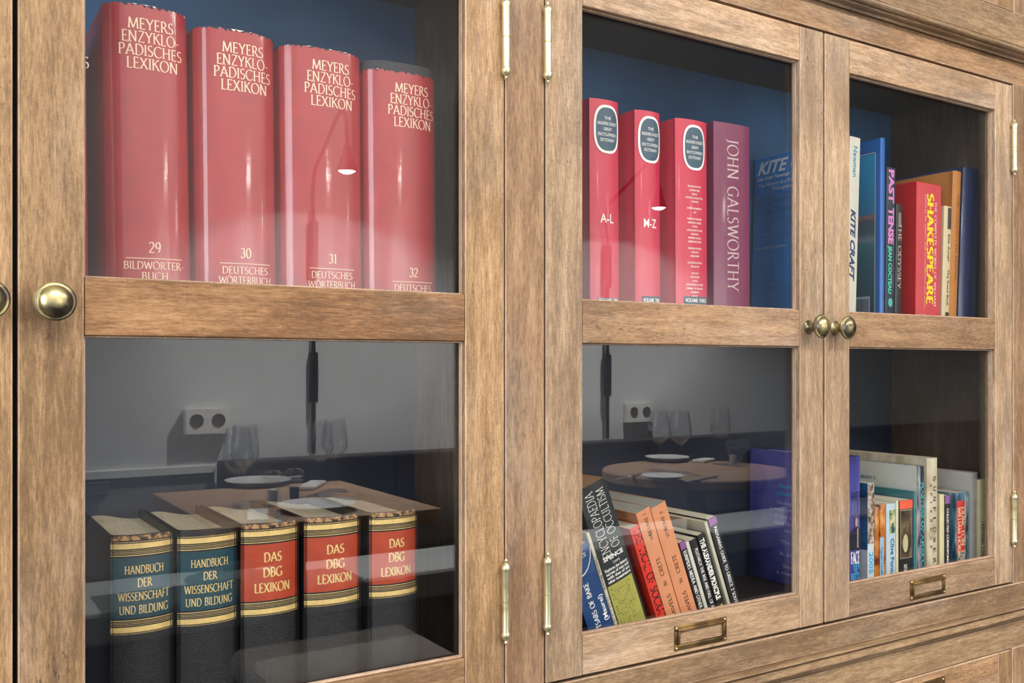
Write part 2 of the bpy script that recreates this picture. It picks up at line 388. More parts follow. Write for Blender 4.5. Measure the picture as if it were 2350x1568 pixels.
class Print:
    """flat print laid on a surface given by fn(u, v) -> local point"""
    def __init__(s, fn): s.fn = fn; s.g = Geo()
    H = None
    def text(s, txt, cu, cv, h, w=None, rot=0, font='serif', layer=0, **k):
        if s.H:
            if abs(rot) == 90 and w and cv - w / 2 < .004:
                top = cv + w / 2; w = top - .004; cv = top - w / 2
            elif rot == 0 and cv - h / 2 < .002: return s
        if font == 'serif' and any(ch not in GL and ch not in 'ÄÖÜ' for ch in txt):
            font = 'sans'; k = {'bold': .012}
        V, Fc, tw, _ = (serif if font == 'serif' else sans)(txt, **k)
        sx = (w / tw) if w else h; c, d = cos(R(rot)), sin(R(rot)); out = []
        for a, b_ in V:
            p = (a - tw / 2) * sx; q = (b_ - .5) * h
            out.append(s.fn(cu + p * c - q * d, cv + p * d + q * c, layer))
        s.g.add(out, Fc); return s
    def quad(s, u0, u1, v0, v1, layer=0, nu=1):
        if s.H and v1 < .001: return s
        v0 = max(v0, .0008) if s.H else v0
        nu = max(nu, int(abs(u1 - u0) / .0025)) if abs(u1 - u0) < .08 else nu
        for i in range(nu):
            a = u0 + (u1 - u0) * i / nu; b_ = u0 + (u1 - u0) * (i + 1) / nu
            s.g.add([s.fn(a, v0, layer), s.fn(b_, v0, layer), s.fn(b_, v1, layer), s.fn(a, v1, layer)], [(0, 1, 2, 3)])
        return s
    def oval(s, cu, cv, ru, rv, p=2.6, layer=0, n=32):
        ring = []
        for i in range(n):
            a = 2 * pi * i / n; x = abs(cos(a)) ** (2 / p) * (1 if cos(a) >= 0 else -1); y = abs(sin(a)) ** (2 / p) * (1 if sin(a) >= 0 else -1)
            ring.append((cu + ru * x, cv + rv * y))
        vs = [s.fn(cu, cv, layer)]
        K = 3
        for k in range(1, K + 1):
            vs += [s.fn(cu + (a - cu) * k / K, cv + (b_ - cv) * k / K, layer) for a, b_ in ring]
        fs = [(0, 1 + i, 1 + (i + 1) % n) for i in range(n)]
        for k in range(K - 1):
            o = 1 + k * n; fs += [(o + i, o + n + i, o + n + (i + 1) % n, o + (i + 1) % n) for i in range(n)]
        s.g.add(vs, fs); return s
    def words(s, u0, u1, v, h, seed, fill=1.0, rot=0):
        r = random.Random(seed); a = u0; end = u0 + (u1 - u0) * fill
        while a < end:
            L = h * r.uniform(1.2, 4.5); L = min(L, end - a)
            if rot: s.quad(v - h / 2, v + h / 2, a, a + L)
            else: s.quad(a, a + L, v - h / 2, v + h / 2)
            a += L + h * .7
        return s
    def put(s, name, m, parent, label=None):
        o = s.g.put(name, m, parent, fix=False)
        if label: o['label'] = label
        return o

# ------------------------------------------------------------------ the room the glass reflects
YW = (D + 2 * MIR) - 3.08          # face of the wall opposite
XL, XR_, ZT = -2.3, 7.0, 2.75
M['plaster'] = mat('white_plaster', (.68, .68, .67), .85, var=.05, vscale=12, bump=.3, bscale=60)
M['upper'] = mat('grey_wall_paint', (.3, .31, .33), .85, var=.04, vscale=6)
M['wainscot'] = mat('taupe_panelling', (.26, .235, .205), .6, var=.06, vscale=8)
M['carpet'] = mat('charcoal_carpet', (.03, .03, .033), .95, var=.5, vscale=300)
M['ceil'] = mat('ceiling_paint', (.42, .42, .42), .9)
def slab(name, x0, x1, y0, y1, z0, z1, m):
    return struct(Geo().box(x0, x1, y0, y1, z0, z1).put(name, m))
slab('floor', XL - .1, XR_ + .1, YW - .1, .5, -.1, 0, M['carpet'])
slab('ceiling', XL - .1, XR_ + .1, YW - .1, .5, ZT, ZT + .1, M['ceil'])
slab('wall_front', XL - .1, XR_ + .1, YW - .1, YW, 0, ZT, M['plaster'])
slab('wall_back', XL - .1, XR_ + .1, .3, .4, 0, ZT, M['plaster'])
slab('wall_right', XR_, XR_ + .1, YW, .3, 0, ZT, M['upper'])
# left wall with its window
for (y0, y1, z0, z1) in ((YW, .3, 0, .7), (YW, .3, 2.3, ZT), (YW, -2.0, .7, 2.3), (-.4, .3, .7, 2.3)):
    slab('wall_left', XL - .1, XL, y0, y1, z0, z1, M['plaster'])
wf = Geo()
for y in (-2.0, -1.25, -.45): wf.box(XL - .06, XL - .01, y, y + .05, .7, 2.3, .003)
for z in (.7, 1.5, 2.25): wf.box(XL - .055, XL - .015, -2.0, -.4, z, z + .05, .003)
w = struct(wf.put('window_1', mat('white_window_paint', (.8, .8, .78), .4)))
pg = Geo().box(XL - .04, XL - .034, -1.98, -.42, .72, 2.28).put('window_pane', clear_mat('window_glass'), w)
tr = Geo().box(-1.2, .80, YW, YW + .018, .775, .80, .002).put('trim_1', mat('white_trim_paint', (.8, .79, .76), .4)); struct(tr)
wp = Geo().box(-1.2, .80, YW, YW + .008, .12, .775).put('trim_2', M['wainscot']); struct(wp)
struct(Geo().box(-1.2, XR_, YW, YW + .014, 0, .12).put('baseboard_front', M['wainscot']))

# ------------------------------------------------------------------ bookcase
xL0, xL1 = PX(41), PX(1157)               # left door of the pair in view
x2a, x2b = PX(1253), PX(1889.5)
x3a, x3b = PX(1893.5), PX(2323)
zDT = PZ(2108, 135)                       # top of the doors
zDT = PZ(1891.3, 75)
zDB = PZ(1893.6, 1429.5)
XE0, XE1 = xL0 - .50, x3b + .42           # how far the bookcase runs
SH_T, SH_B = ZC + .055, ZC + .035         # middle shelf
ZF = zDB + .012                           # floor board of the case
TD = .022                                 # door thickness
case = thing('bookcase', 'weathered brown wooden bookcase section with glazed doors and brass knobs', 'bookcase', (0, 0, 0))
yb = .21
xpa0, xpa1 = PX(1160.5), PX(1249.5)
def cbox(name, x0, x1, y0, y1, z0, z1, m, parent, bev=.0012):
    return Geo().box(x0, x1, y0, y1, z0, z1, bev, 0, 1).put(name, [m, M['wood_edge']], parent)
cbox('post', xpa0, xpa1, .0005, .03, zDB - .0032, zDT + .0032, M['wood_post'], case)
cbox('post', PX(2326), PX(2326) + .052, .0005, .03, zDB - .0032, zDT + .0032, M['wood_post'], case)
cbox('post', xL0 - .432 - .058, xL0 - .432 - .007, .0005, .03, zDB - .0032, zDT + .0032, M['wood_post'], case)
for a, c in ((xpa0 + .002, xpa0 + .014), (xpa1 - .014, xpa1 - .002), (PX(2326) - .002, PX(2326) + .012), (x3b + .045, x3b + .055), (xL0 - .5, xL0 - .488)):
    Geo().box(a, c, .031, yb, zDB - .004, zDT + .02).put('side_panel', M['wood_dark'], case)
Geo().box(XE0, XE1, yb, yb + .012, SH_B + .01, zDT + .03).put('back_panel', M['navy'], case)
Geo().box(XE0, XE1, yb, yb + .012, zDB - .02, SH_B + .0095).put('back_panel', mat('shaded_navy_back_panel', (.012, .02, .04), 0.6, var=.2, vscale=8), case)  # shade of the lower compartments is put into this darker navy
for (a, c) in ((xL0 - .486, xpa0 + .001), (xpa1 - .001, PX(2326) - .003)):
    Geo().box(a, c, .028, yb - .001, SH_B, SH_T, .001).put('shelf', M['shelf'], case)
    Geo().box(a, c, .0235, yb - .001, ZF - .016, ZF, .001).put('bottom_board', M['shelf'], case)
    Geo().box(a, c, .0235, yb - .001, zDT + .001, zDT + .016, .001).put('top_board', M['shelf'], case)
# face rail above and below the doors
M0 = PZ(2350, 145)                        # top moulding starts
zm = [PZ(2350, y, -.014) for y in (145, 134, 122, 112, 103)]
cbox('top_rail', XE0, XE1, .0005, .03, zDT + .0035, M0 + .004, M['wood_h'], case)
zb = [PZ(2350, y, -.016) for y in (1389.5, 1405, 1420, 1434)]
cbox('bottom_rail', XE0, XE1, .0005, .03, zb[0] - .004, zDB - .0035, M['wood_base'], case)

Geo().box(xL0 - .012, xL0 + .010, TD + .0005, TD + .006, zDB + .004, zDT - .004).put('meeting_strip', mat('black_strip', (.008, .006, .005), .8), case)
def hinge(parent, x, zc_, L):
    g = Geo(); r = .0042; z0 = zc_ - L / 2
    pr = [(.0008, 0), (.002, .002), (.0014, .004), (.0044, .007), (.005, .010), (.0044, .012), (r, .013), (r, L / 2 - .0006), (r * .75, L / 2), (r, L / 2 + .0006),
          (r, L - .013), (.0044, L - .012), (.005, L - .010), (.0044, L - .007), (.0014, L - .004), (.002, L - .002), (.0008, L)]
    g.lathe(pr, (x, -.0045, z0), (0, 0, 1), 20)
    g.box(x - .0015, x + .0015, -.002, .02, z0 + .014, z0 + L - .014)
    return g.put('hinge', M['brass'], parent)
def knob(parent, x, z, m):
    g = Geo()
    g.lathe([(.0085, 0), (.009, .0015), (.007, .003), (.0058, .006), (.0055, .014), (.0065, .0165), (.0125, .0185), (.0145, .0195), (.0148, .021), (.0138, .0222),
             (.0124, .0222), (.0118, .0226), (.0112, .0242), (.0092, .0262), (.0055, .0280), (0, .0286)], (x, 0, z), (0, -1, 0), 40)
    return g.put('knob', m, parent)
def holder(parent, x0, x1, z0, z1, y=0):
    g = Geo(); t = (z1 - z0) * .23
    for (a, b_, c, d) in ((x0, x1, z1 - t, z1), (x0, x1, z0, z0 + t), (x0, x0 + t, z0 + t, z1 - t), (x1 - t, x1, z0 + t, z1 - t)):
        g.box(a, b_, y - .0012, y, c, d, .0003)
    i = t * .62; k = t * .42
    for (a, b_, c, d) in ((x0 + i, x1 - i, z1 - i - k, z1 - i), (x0 + i, x1 - i, z0 + i, z0 + i + k), (x0 + i, x0 + i + k, z0 + i + k, z1 - i - k), (x1 - i - k, x1 - i, z0 + i + k, z1 - i - k)):
        g.box(a, b_, y - .0032, y - .001, c, d, .0004)
    for a in (x0 + t * .42, x1 - t * .42):
        for c in (z0 + t * .42, z1 - t * .42):
            g.lathe([(.0016, 0), (.0016, .0004), (.0012, .001), (.0004, .0014)], (a, y - .001, c), (0, -1, 0), 12, mi=1)
    o = g.put('label_holder', [M['brass_dark'], M['brass_pin']], parent)
    return o
def door(x0, x1, ox0, ox1, hinge_x, kx, kz, hz, km, lab, lh=None, pale=False):
    wv, wh, wr = (M['wood_v2'], M['wood_h2'], M['wood_r2']) if pale else (M['wood_v'], M['wood_h'], M['wood_rail'])
    d = thing('glass_door', lab, 'door'); del d['category']; d.parent = case
    zT1 = PZ(1337, 12); zR1 = PZ(1337, 688.7); zR0 = PZ(1337, 787.6); zB1 = PZ(1337, 1460.8)
    b = .0011; eps = .0004
    def pc(n, a, c, z0, z1, m, ra=0, rc=0, r0=0, r1=0):      # face part plus the rebated back that holds the glass
        g = Geo().box(a, c, 0, MIR + .0025, z0, z1, b, 0, 0 if n == 'rail' else 1)
        g.box(a + ra + .0004, c - rc - .0004, MIR + .0025, TD, z0 + r0 + .0004, z1 - r1 - .0004)
        return g.put(n, [m, M['wood_edge']], d)
    q_ = .009
    pc('stile', x0, ox0, zDB, zDT, wv, rc=q_); pc('stile', ox1, x1, zDB, zDT, wv, ra=q_)
    pc('rail', ox0 + eps, ox1 - eps, zT1, zDT, wh, r0=q_); pc('rail', ox0 + eps, ox1 - eps, zR0, zR1, wr, r0=q_, r1=q_); pc('rail', ox0 + eps, ox1 - eps, zDB, zB1, wh, r1=q_)
    for z0, z1 in ((zB1, zR0), (zR1, zT1)):
        Geo().box(ox0 - .001, ox1 + .001, MIR, MIR + .002, z0 - .001, z1 + .001).put('glass_pane', M['glass'], d)
        g = Geo(); k = .0016
        for (a_, c_, e_, f_) in ((ox0 + .0001, ox0 + k, z0, z1), (ox1 - k, ox1 - .0001, z0, z1), (ox0 + k, ox1 - k, z1 - k, z1 - .0001), (ox0 + k, ox1 - k, z0 + .0001, z0 + k)): g.box(a_, c_, .0055, MIR - .0002, e_, f_, .0004)
        g.put('glazing_bead', M['wood_edge'], d)
    for z, L in hz: hinge(d, hinge_x, z, L)
    if kx is not None: knob(d, kx, kz, km)
    if lh: holder(d, *lh)
    return d
def zmid(x, a, b_): return (PZ(x, a, -.004) + PZ(x, b_, -.004)) / 2
hL = .086
hzt = PZ(1257, 98, -.004); hzb = PZ(1257, 1364, -.004)
KZ = PZ(127, 691, -.022)
door(xL0 - .0035 - .432, xL0 - .0035, xL0 - .0035 - .432 + .045, xL0 - .0035 - .044, xL0 - .437, xL0 - .0035 - .0175, KZ, [(hzt, hL), (hzb, hL)], M['brass_aged'], 'leftmost door, only its edge in view')
door(xL0, xL1, PX(193), PX(1068), PX(1161, -.0045), PX(127.5, -.022), KZ, [(PZ(1161, 86, -.004), hL), (PZ(1161, 1381, -.004), hL)], M['brass_aged'], 'large door with red lexicon volumes behind it')
door(x2a, x2b, PX(1337), PX(1836), PX(1257, -.0045), PX(1891, -.024), PZ(1891, 749, -.024), [(hzt, hL), (hzb, hL)], M['brass_aged'], 'middle door with a brass label holder', (PX(1547), PX(1666), PZ(1547, 1495), PZ(1547, 1438)), True)
door(x3a, x3b, PX(1950), PX(2284.5), PX(2328, -.0045), PX(1951.5, -.024), PZ(1951.5, 752, -.024), [(PZ(2328, 339, -.004), hL), (PZ(2328, 1192, -.004), hL)], M['brass_aged'], 'right door with a brass label holder', (PX(2088), PX(2168), PZ(2088, 1378.5), PZ(2088, 1333)), True)

# upper cabinet with the fluted moulding, base with drawers
def bead(z0, z1, y0, bulge, n=6):
    return [(y0 - bulge * sin(pi * i / n), z0 + (z1 - z0) * i / n) for i in range(n + 1)]
topc = thing('top_cabinet', 'wooden cabinet section above the glazed doors with reeded moulding', 'cabinet', (0, 0, 0))
zt = zm[4]
pr = [(.03, M0 + .0045), (-.002, M0 + .0045), (-.006, zm[0] + .0045), (-.007, zm[0] + .008)] + bead(zm[0] + .008, zm[2] - .0035, -.009, .006) + [(-.008, zm[2] - .003), (-.008, zm[2])] + \
     bead(zm[2], zm[3], -.012, .0035, 4) + bead(zm[3], zm[4], -.009, .004, 4)[1:] + [(-.001, zm[4] + .002), (.03, zm[4] + .002)]
Geo().prism(pr, XE0, XE1, 0).put('moulding', M['wood_base'], topc)
zp = PZ(2328, 26)
cbox('frieze_rail', XE0, XE1, .0005, .03, zm[4] + .0022, zp - .0012, M['wood_base'], topc)
for (a, c) in ((x2a, x2b), (x3a, PX(2328) - .001), (xL0, xL1)):
    dd = thing('cupboard_door', 'x', 'x', (0, 0, 0)); del dd['label'], dd['category']; dd.parent = topc
    cbox('rail', a + .045, c - .045, .001, .022, zp, zp + .06, M['wood_h'], dd)
    cbox('stile', a, a + .0448, .001, .022, zp, zp + .35, M['wood_v'], dd); cbox('stile', c - .0448, c, .001, .022, zp, zp + .35, M['wood_v'], dd)
    cbox('panel', a + .046, c - .046, .008, .018, zp + .061, zp + .35, M['wood_v'], dd)
for (a, c) in ((xpa0, xpa1), (PX(2328) + .001, PX(2328) + .055)):
    cbox('post', a, c, .0015, .03, zp - .0008, zp + .35, M['wood_post'], topc)
Geo().box(XE0, XE1, .031, .24, zm[4] + .01, zp + .36).put('body', M['wood_dark'], topc)
base = thing('drawer_base', 'wooden base section with stepped moulding and drawers under the glazed doors', 'cabinet', (0, 0, 0))
pr = [(.03, zb[0] - .0045), (-.004, zb[0] - .0045)] + bead(zb[1] + .0012, zb[0] - .0048, -.007, .0035, 6)[::-1] + [(-.004, zb[1] + .001), (-.004, zb[1])] + \
     bead(zb[2] - .001, zb[1] - .0003, -.010, .0045, 6)[::-1] + [(-.0085, zb[2] - .0014), (-.0085, zb[2] - .0026)] + [(-.007 + .006 * (i / 5) ** .6, zb[2] - .0028 + (zb[3] - zb[2] + .0028) * i / 5) for i in range(6)] + [(.03, zb[3])]
Geo().prism(pr, XE0, XE1, 0).put('moulding', M['wood_base'], base)
zdr = PZ(2321, 1491)
cbox('frieze_rail', XE0, XE1, .0005, .03, zdr + .0015, zb[3] - .0002, M['wood_base'], base)
for n_, (a, c) in enumerate(((xL0, xL1), (x2a, x2b), (x3a, PX(2321)))):
    dd = thing('drawer', 'x', 'x'); del dd['label'], dd['category']; dd.parent = base
    cbox('stile', a, a + .044, 0, .02, zdr - .2, zdr, M['wood_v'], dd); cbox('stile', c - .034, c, 0, .02, zdr - .2, zdr, M['wood_v'], dd)
    cbox('front_board', a + .0442, c - .0342, 0.0, .02, zdr - .2, zdr, M['wood_h'], dd)
    if n_ == 2: holder(dd, PX(2087), PX(2167), PZ(2166, 1551.5) - .04, PZ(2166, 1551.5))
    if n_ == 1: holder(dd, PX(1547), PX(1666), PZ(2166, 1551.5) - .04, PZ(2166, 1551.5))
for (a, c) in ((xpa0, xpa1), (PX(2323) + .001, PX(2323) + .055)):
    cbox('post', a, c, .0005, .03, zdr - .22, zdr + .0012, M['wood_post'], base)
Geo().box(XE0, XE1, .031, .26, 0.0, zb[3] - .002).put('body', M['wood_dark'], base)

# ------------------------------------------------------------------ books
def page_mat(name, col, axis=0):
    m, nt, b, N, Lk = newmat(name)
    tc = N('ShaderNodeTexCoord'); mp = N('ShaderNodeMapping'); s = [30, 30, 30]; s[axis] = 1500; mp.inputs['Scale'].default_value = s
    Lk(tc.outputs['Object'], mp.inputs['Vector']); n = N('ShaderNodeTexNoise'); n.inputs['Scale'].default_value = 1; n.inputs['Detail'].default_value = 3
    Lk(mp.outputs[0], n.inputs['Vector']); rp = ramp(N, [(.35, tuple(c * .68 for c in col)), (.6, col)]); Lk(n.outputs['Fac'], rp.inputs[0])
    Lk(rp.outputs[0], b.inputs['Base Color']); b.inputs['Roughness'].default_value = .9; return m
M['page'] = page_mat('cream_pages', (.62, .55, .43)); M['page_old'] = page_mat('aged_pages', (.5, .43, .32)); M['page_white'] = page_mat('white_pages', (.72, .7, .64))
M['page_grey'] = page_mat('speckled_page_edges', (.36, .34, .3)); M['page_brown'] = page_mat('brown_page_edges', (.34, .19, .11))
class Book:
    def __init__(s, label, xl, xr, yt, lean=0, Y=.042, dep=.155, cover=None, bulge=.0015, hard=True, page=None, shelf=None, group=None, jag=0, drop=0.0, jacket=None, name='book', h=None, wavy=0.0, groove=True, narrow=0.0, pw=2.4):
        a = R(lean); XA = PX(xl, Y); ZA = PZ(xl, yt, Y); XB = PX(xr, Y); s.w = w = (XB - XA) / cos(a) - narrow
        if lean >= 0:
            Oz = shelf + w * sin(a); s.h = H = h or (ZA - Oz) / cos(a); Ox = XA - H * sin(a)
            c = (Ox + w / 2 * cos(a), Oz - w / 2 * sin(a))
        else:
            s.h = H = h or (ZA - shelf) / cos(a); Ox = XA - H * sin(a)
            c = (Ox + w / 2 * cos(a), shelf - w / 2 * sin(a))
        s.root = thing(name, label, 'book', (c[0], Y, c[1] + .0002), (0, a, 0), group)
        s.b = bulge; s.dep = dep; s.pw = pw
        t = .0024 if hard else .0005
        pi_ = .003 if hard else .0003
        s.n = 12 if pw < 3 else 22
        def outline(o):   # open polyline, back left -> spine -> back right, offset o outwards
            hw = w / 2 + o; L = [(-hw, dep + 0)]
            if hard and groove: L += [(-hw, .013), (-hw + .0013, .0085), (-hw + .0002, .0045)]
            for i in range(s.n + 1):
                u = -1 + 2 * i / s.n; u = sin(u * pi / 2) if pw > 3 else u; L.append((u * hw, bulge - bulge * (1 - s.prof(abs(u))) - o))
            if hard and groove: L += [(hw - .0002, .0045), (hw - .0013, .0085), (hw, .013)]
            return L + [(hw, dep)]
        def shell(o1, o0, z0, z1, jagged=0):
            A = outline(o1); B = outline(o0); g = Geo(); n = len(A); rr = random.Random(label)
            if jagged:
                P = []; Q = []
                for k in range(n - 1):
                    m_ = 3 if 2 < k < n - 3 else 1
                    for q in range(m_):
                        f = q / m_; P.append(tuple(A[k][i] * (1 - f) + A[k + 1][i] * f for i in (0, 1))); Q.append(tuple(B[k][i] * (1 - f) + B[k + 1][i] * f for i in (0, 1)))
                A = P + [A[-1]]; B = Q + [B[-1]]; n = len(A)
            zt_ = [z1 - (jagged * rr.random() ** 2 if jagged else 0) for _ in range(n)]
            vs = []
            for k in range(n): vs += [(A[k][0], A[k][1], z0), (A[k][0], A[k][1], zt_[k]), (B[k][0], B[k][1], zt_[k]), (B[k][0], B[k][1], z0)]
            fs = []
            for k in range(n - 1):
                i, j = 4 * k, 4 * k + 4
                fs += [(i, i + 1, j + 1, j), (i + 1, i + 2, j + 2, j + 1), (i + 2, i + 3, j + 3, j + 2), (i + 3, i, j, j + 3)]
            fs += [(0, 3, 2, 1), (4 * n - 4, 4 * n - 3, 4 * n - 2, 4 * n - 1)]
            g.add(vs, fs, 0, True); return g
        shell(0, -t, 0, H).put('cover', cover, s.root)
        if jacket is not None:
            shell(.0005, .0001, .0006, H - drop, jag).put('dust_jacket', jacket, s.root)
            s.e = .0005
        else: s.e = 0
        # pages
        g = Geo(); x0 = -w / 2 + t; x1 = w / 2 - t; y0 = max(bulge, .001) + t + .0002; y1 = dep - pi_
        nx = 10; ny = 6; vs = []; fs = []
        for i in range(nx + 1):
            for j in range(ny + 1):
                u = i / nx; v = j / ny; top = H - pi_ - .0002
                if wavy: top += wavy * (sin(u * 5 + 1) * .4 + .6 * (v ** 1.5) * sin(3 * u + .8)) - wavy * .8
                vs.append((x0 + (x1 - x0) * u, y0 + (y1 - y0) * v, min(top, H - .0004)))
        for i in range(nx):
            for j in range(ny):
                q = i * (ny + 1) + j; fs.append((q, q + ny + 1, q + ny + 2, q + 1))
        g.add(vs, fs, 0, bool(wavy))
        zb_ = pi_; r = Geo(); top = lambda i, j: vs[i * (ny + 1) + j]
        per = [(i, 0) for i in range(nx)] + [(nx, j) for j in range(ny)] + [(i, ny) for i in range(nx, 0, -1)] + [(0, j) for j in range(ny, 0, -1)]
        pv = [top(i, j) for i, j in per]; pb = [(p[0], p[1], zb_) for p in pv]; n = len(pv)
        g.add(pv + pb, [(k, (k + 1) % n, n + (k + 1) % n, n + k) for k in range(n)])
        g.add([(x0, y0, zb_), (x1, y0, zb_), (x1, y1, zb_), (x0, y1, zb_)], [(0, 1, 2, 3)])
        g.put('page_block', page or M['page'], s.root)
    def prof(s, q):
        return q ** s.pw if s.pw < 3 else .35 * q ** 2 + .65 * q ** 6
    def spine(s, u, v, layer=0):
        """u across the spine from its middle, v up from the foot"""
        q = min(1, abs(2 * u / s.w)); return (u, s.b - s.b * (1 - s.prof(q)) - s.e - .00035 - .00025 * layer, v)
    def side(s, u, v, layer=0):
        """left cover: u from the fore edge towards the spine"""
        return (-s.w / 2 - s.e - .0003 - .0002 * layer, s.dep - u, v)
    def P(s):
        p = Print(s.spine); p.H = s.h; return p
    def S(s):
        p = Print(s.side); p.H = s.h; return p
def gloss(name, col, **k):
    k.setdefault('rough', .3); k.setdefault('coat', .6); k.setdefault('bump', .12); k.setdefault('bscale', 60); k.setdefault('var', .05)
    return mat(name, col, **k)
M['red_jacket'] = gloss('red_glossy_jacket', (.33, .014, .022), rough=.42, coat=.9, coat_rough=.10, bump=.25, bscale=45, var=.1)
M['black_cloth'] = mat('black_cloth', (.03, .03, .04), .8, bump=.2, bscale=900)
M['ink_cream'] = mat('cream_ink', (.82, .6, .42), .5)
M['white_chip'] = mat('torn_paper_edge', (.75, .68, .6), .8)
M['gilt'] = mat('gilt', (.80, .57, .22), .38, metal=.35, spec=.6, var=.12, vscale=200)
M['black_leather'] = mat('black_leather', (.014, .014, .017), .45, spec=.4, bump=.7, bscale=900)
M['teal_label'] = mat('teal_label', (.004, .042, .062), .5)
M['red_label'] = mat('red_leather_label', (.36, .042, .014), .5, var=.1, vscale=80)
ZU = SH_T + .0003; ZL = ZF + .0003

# --- shelf 1, top: the lexicon
sub = {28: ('BIOGRAPHIEN', ''), 29: ('BILDWÖRTER-', 'BUCH'), 30: ('DEUTSCHES', 'WÖRTERBUCH'), 31: ('DEUTSCHES', 'WÖRTERBUCH'), 32: ('DEUTSCHES', 'WÖRTERBUCH')}
third = {30: 'A-F', 31: 'G-N', 32: 'O-Z'}
def lexicon(n, xl, xr, yt, lean, drop, label):
    b = Book(label, xl, xr, yt, lean, Y=.044, dep=.16, cover=M['black_cloth'], bulge=.015, pw=4.2, jacket=M['red_jacket'], jag=.0028, drop=drop, shelf=ZU, name='lexicon_volume', groove=False)
    p = b.P(); t = b.h - drop - .0165; c = {28: .004, 29: .002, 30: .0045, 31: .0052, 32: .0068}[n]
    for i, (tx, w) in enumerate((('MEYERS', .0375), ('ENZYKLO-', .0475), ('PÄDISCHES', .0525), ('LEXIKON', .0425))):
        p.text(tx, c + (.001 if i == 3 else 0), t - i * .0112, .0092, w, T=.135, t=.05)
    p.put('series_title', M['ink_cream'], b.root); p = b.P()
    z = ZC + .1010 - drop - b.root.location.z
    p.text(str(n), c, z, .0088, None, T=.13, t=.05)
    p.quad(c - .023, c + .023, z - .0098, z - .0092, nu=8)
    a1, a2 = sub[n]
    p.text(a1, c, z - .0155, .0062, .050 if n == 29 else .042, T=.12, t=.045); 
    if a2: p.text(a2, c, z - .0245, .0062, .022 if n == 29 else .048, T=.12, t=.045)
    if n in third: p.text(third[n], c, z - .0335, .0058, .013, T=.12, t=.045)
    p.put('volume_title', M['ink_cream'], b.root)
    r = random.Random(n)
    for _ in range(5 if not drop else 1):
        ch = b.P(); u = r.uniform(-.45, .45) * b.w; wd = r.uniform(.001, .007); hh = r.uniform(.0008, .0022)
        ch.g.add([b.spine(u, b.h - drop - .0002, 2), b.spine(u + wd, b.h - drop - .0002, 2), b.spine(u + wd * .5, b.h - drop - hh, 2)], [(0, 2, 1)]); ch.put('torn_edge', M['white_chip'], b.root)
    return b
lexicon(28, 30, 200, -5, -.6, 0, 'glossy red lexicon volume cut off at the left stile of the large door')
lexicon(29, 241, 435, -4, -.9, 0, 'red lexicon volume 29 Bildwörterbuch with a torn jacket top')
lexicon(30, 451, 637, 53, -.7, 0, 'red lexicon volume 30 with a chipped and cracked jacket top')
lexicon(31, 652, 838, 95, -.5, 0, 'red lexicon volume 31 lettered G-N, behind the reflected lamp')
lexicon(32, 846, 1012, 131, -.5, .0085, 'red lexicon volume 32 whose jacket has slipped below its dark binding')

# --- shelf 1, bottom: handbooks and DBG lexicons
def worn_mat():
    m, nt, b, N, Lk = newmat('worn_leather_head')
    tc = N('ShaderNodeTexCoord'); n = N('ShaderNodeTexNoise'); n.inputs['Scale'].default_value = 170; n.inputs['Detail'].default_value = 5
    Lk(tc.outputs['Object'], n.inputs['Vector']); rp = ramp(N, [(.42, (.02, .02, .022)), (.5, (.16, .08, .035)), (.6, (.42, .24, .11))]); Lk(n.outputs['Fac'], rp.inputs[0])
    Lk(rp.outputs[0], b.inputs['Base Color']); b.inputs['Roughness'].default_value = .8; return m
M['worn'] = worn_mat()
def tooled(kind, xl, xr, yt, label, worn):
    b = Book(label, xl, xr, yt, 0, Y=.044, dep=.15, cover=M['black_leather'], bulge=.008, page=M['page_old'], shelf=ZL, name='leather_lexicon', wavy=.004, group='leather volumes on the lower shelf' if False else None)
    hw = b.w / 2 * .965
    top = b.h - .0055
    lab = M['teal_label'] if kind == 'H' else M['red_label']
    L1 = top - .0135; L0 = L1 - .0515
    q = b.P(); q.quad(-hw, hw, L0, L1, nu=14); lo = q.put('title_label', lab, b.root)
    for z_, sgn in ((top, -1), (L0 - .0135, 1)):
        g = b.P()
        # from the outer edge inwards: dots, gilt bar, line, dots, line, line
        def V(d): return z_ + sgn * d
        def band(d0, d1): g.quad(-hw, hw, min(V(d0), V(d1)), max(V(d0), V(d1)), 1, nu=14)
        def dots(d):
            n = 38
            for k in range(n):
                u = -hw + (k + .25) * 2 * hw / n; g.quad(u, u + hw / n, min(V(d), V(d + .0009)), max(V(d), V(d + .0009)), 1)
        dots(.0); band(.0016, .0062); band(.0073, .0076); dots(.0085); band(.0101, .0104); band(.0114, .0121)
        g.put('gilt_tooling', M['gilt'], b.root)
    t = b.P()
    if kind == 'H':
        rows = (('HANDBUCH', .0365), ('DER', .0135), ('WISSENSCHAFT', .048), ('UND BILDUNG', .046))
        for i, (s_, w_) in enumerate(rows): t.text(s_, 0.001, L1 - .0105 - i * .0113, .0068, w_ * b.w / .060, layer=1, T=.16, t=.06)
    else:
        rows = (('DAS', .0185), ('DBG', .020), ('LEXIKON', .0365))
        for i, (s_, w_) in enumerate(rows): t.text(s_, 0.001, L1 - .012 - i * .0138, .0082, w_ * b.w / .060, layer=1, T=.2, t=.075)
    t.put('lettering', M['gilt'], lo)
    hc = b.P(); hc.quad(-hw * .98, hw * .98, b.h - .0045, b.h - .0003, nu=12)
    if worn: hc.put('worn_head', M['worn'], b.root, 'scuffed brown leather')
    return b
tooled('H', 254, 402, 1234, 'black handbook volume with teal label nearest the large door\'s left stile', True)
tooled('H', 408, 549, 1222, 'black handbook volume with teal label beside the first red-labelled lexicon', False)
tooled('D', 555, 690, 1207, 'red-labelled leather lexicon standing next to the teal handbooks', True)
tooled('D', 701, 832, 1192, 'middle one of the three red-labelled leather lexicons', True)
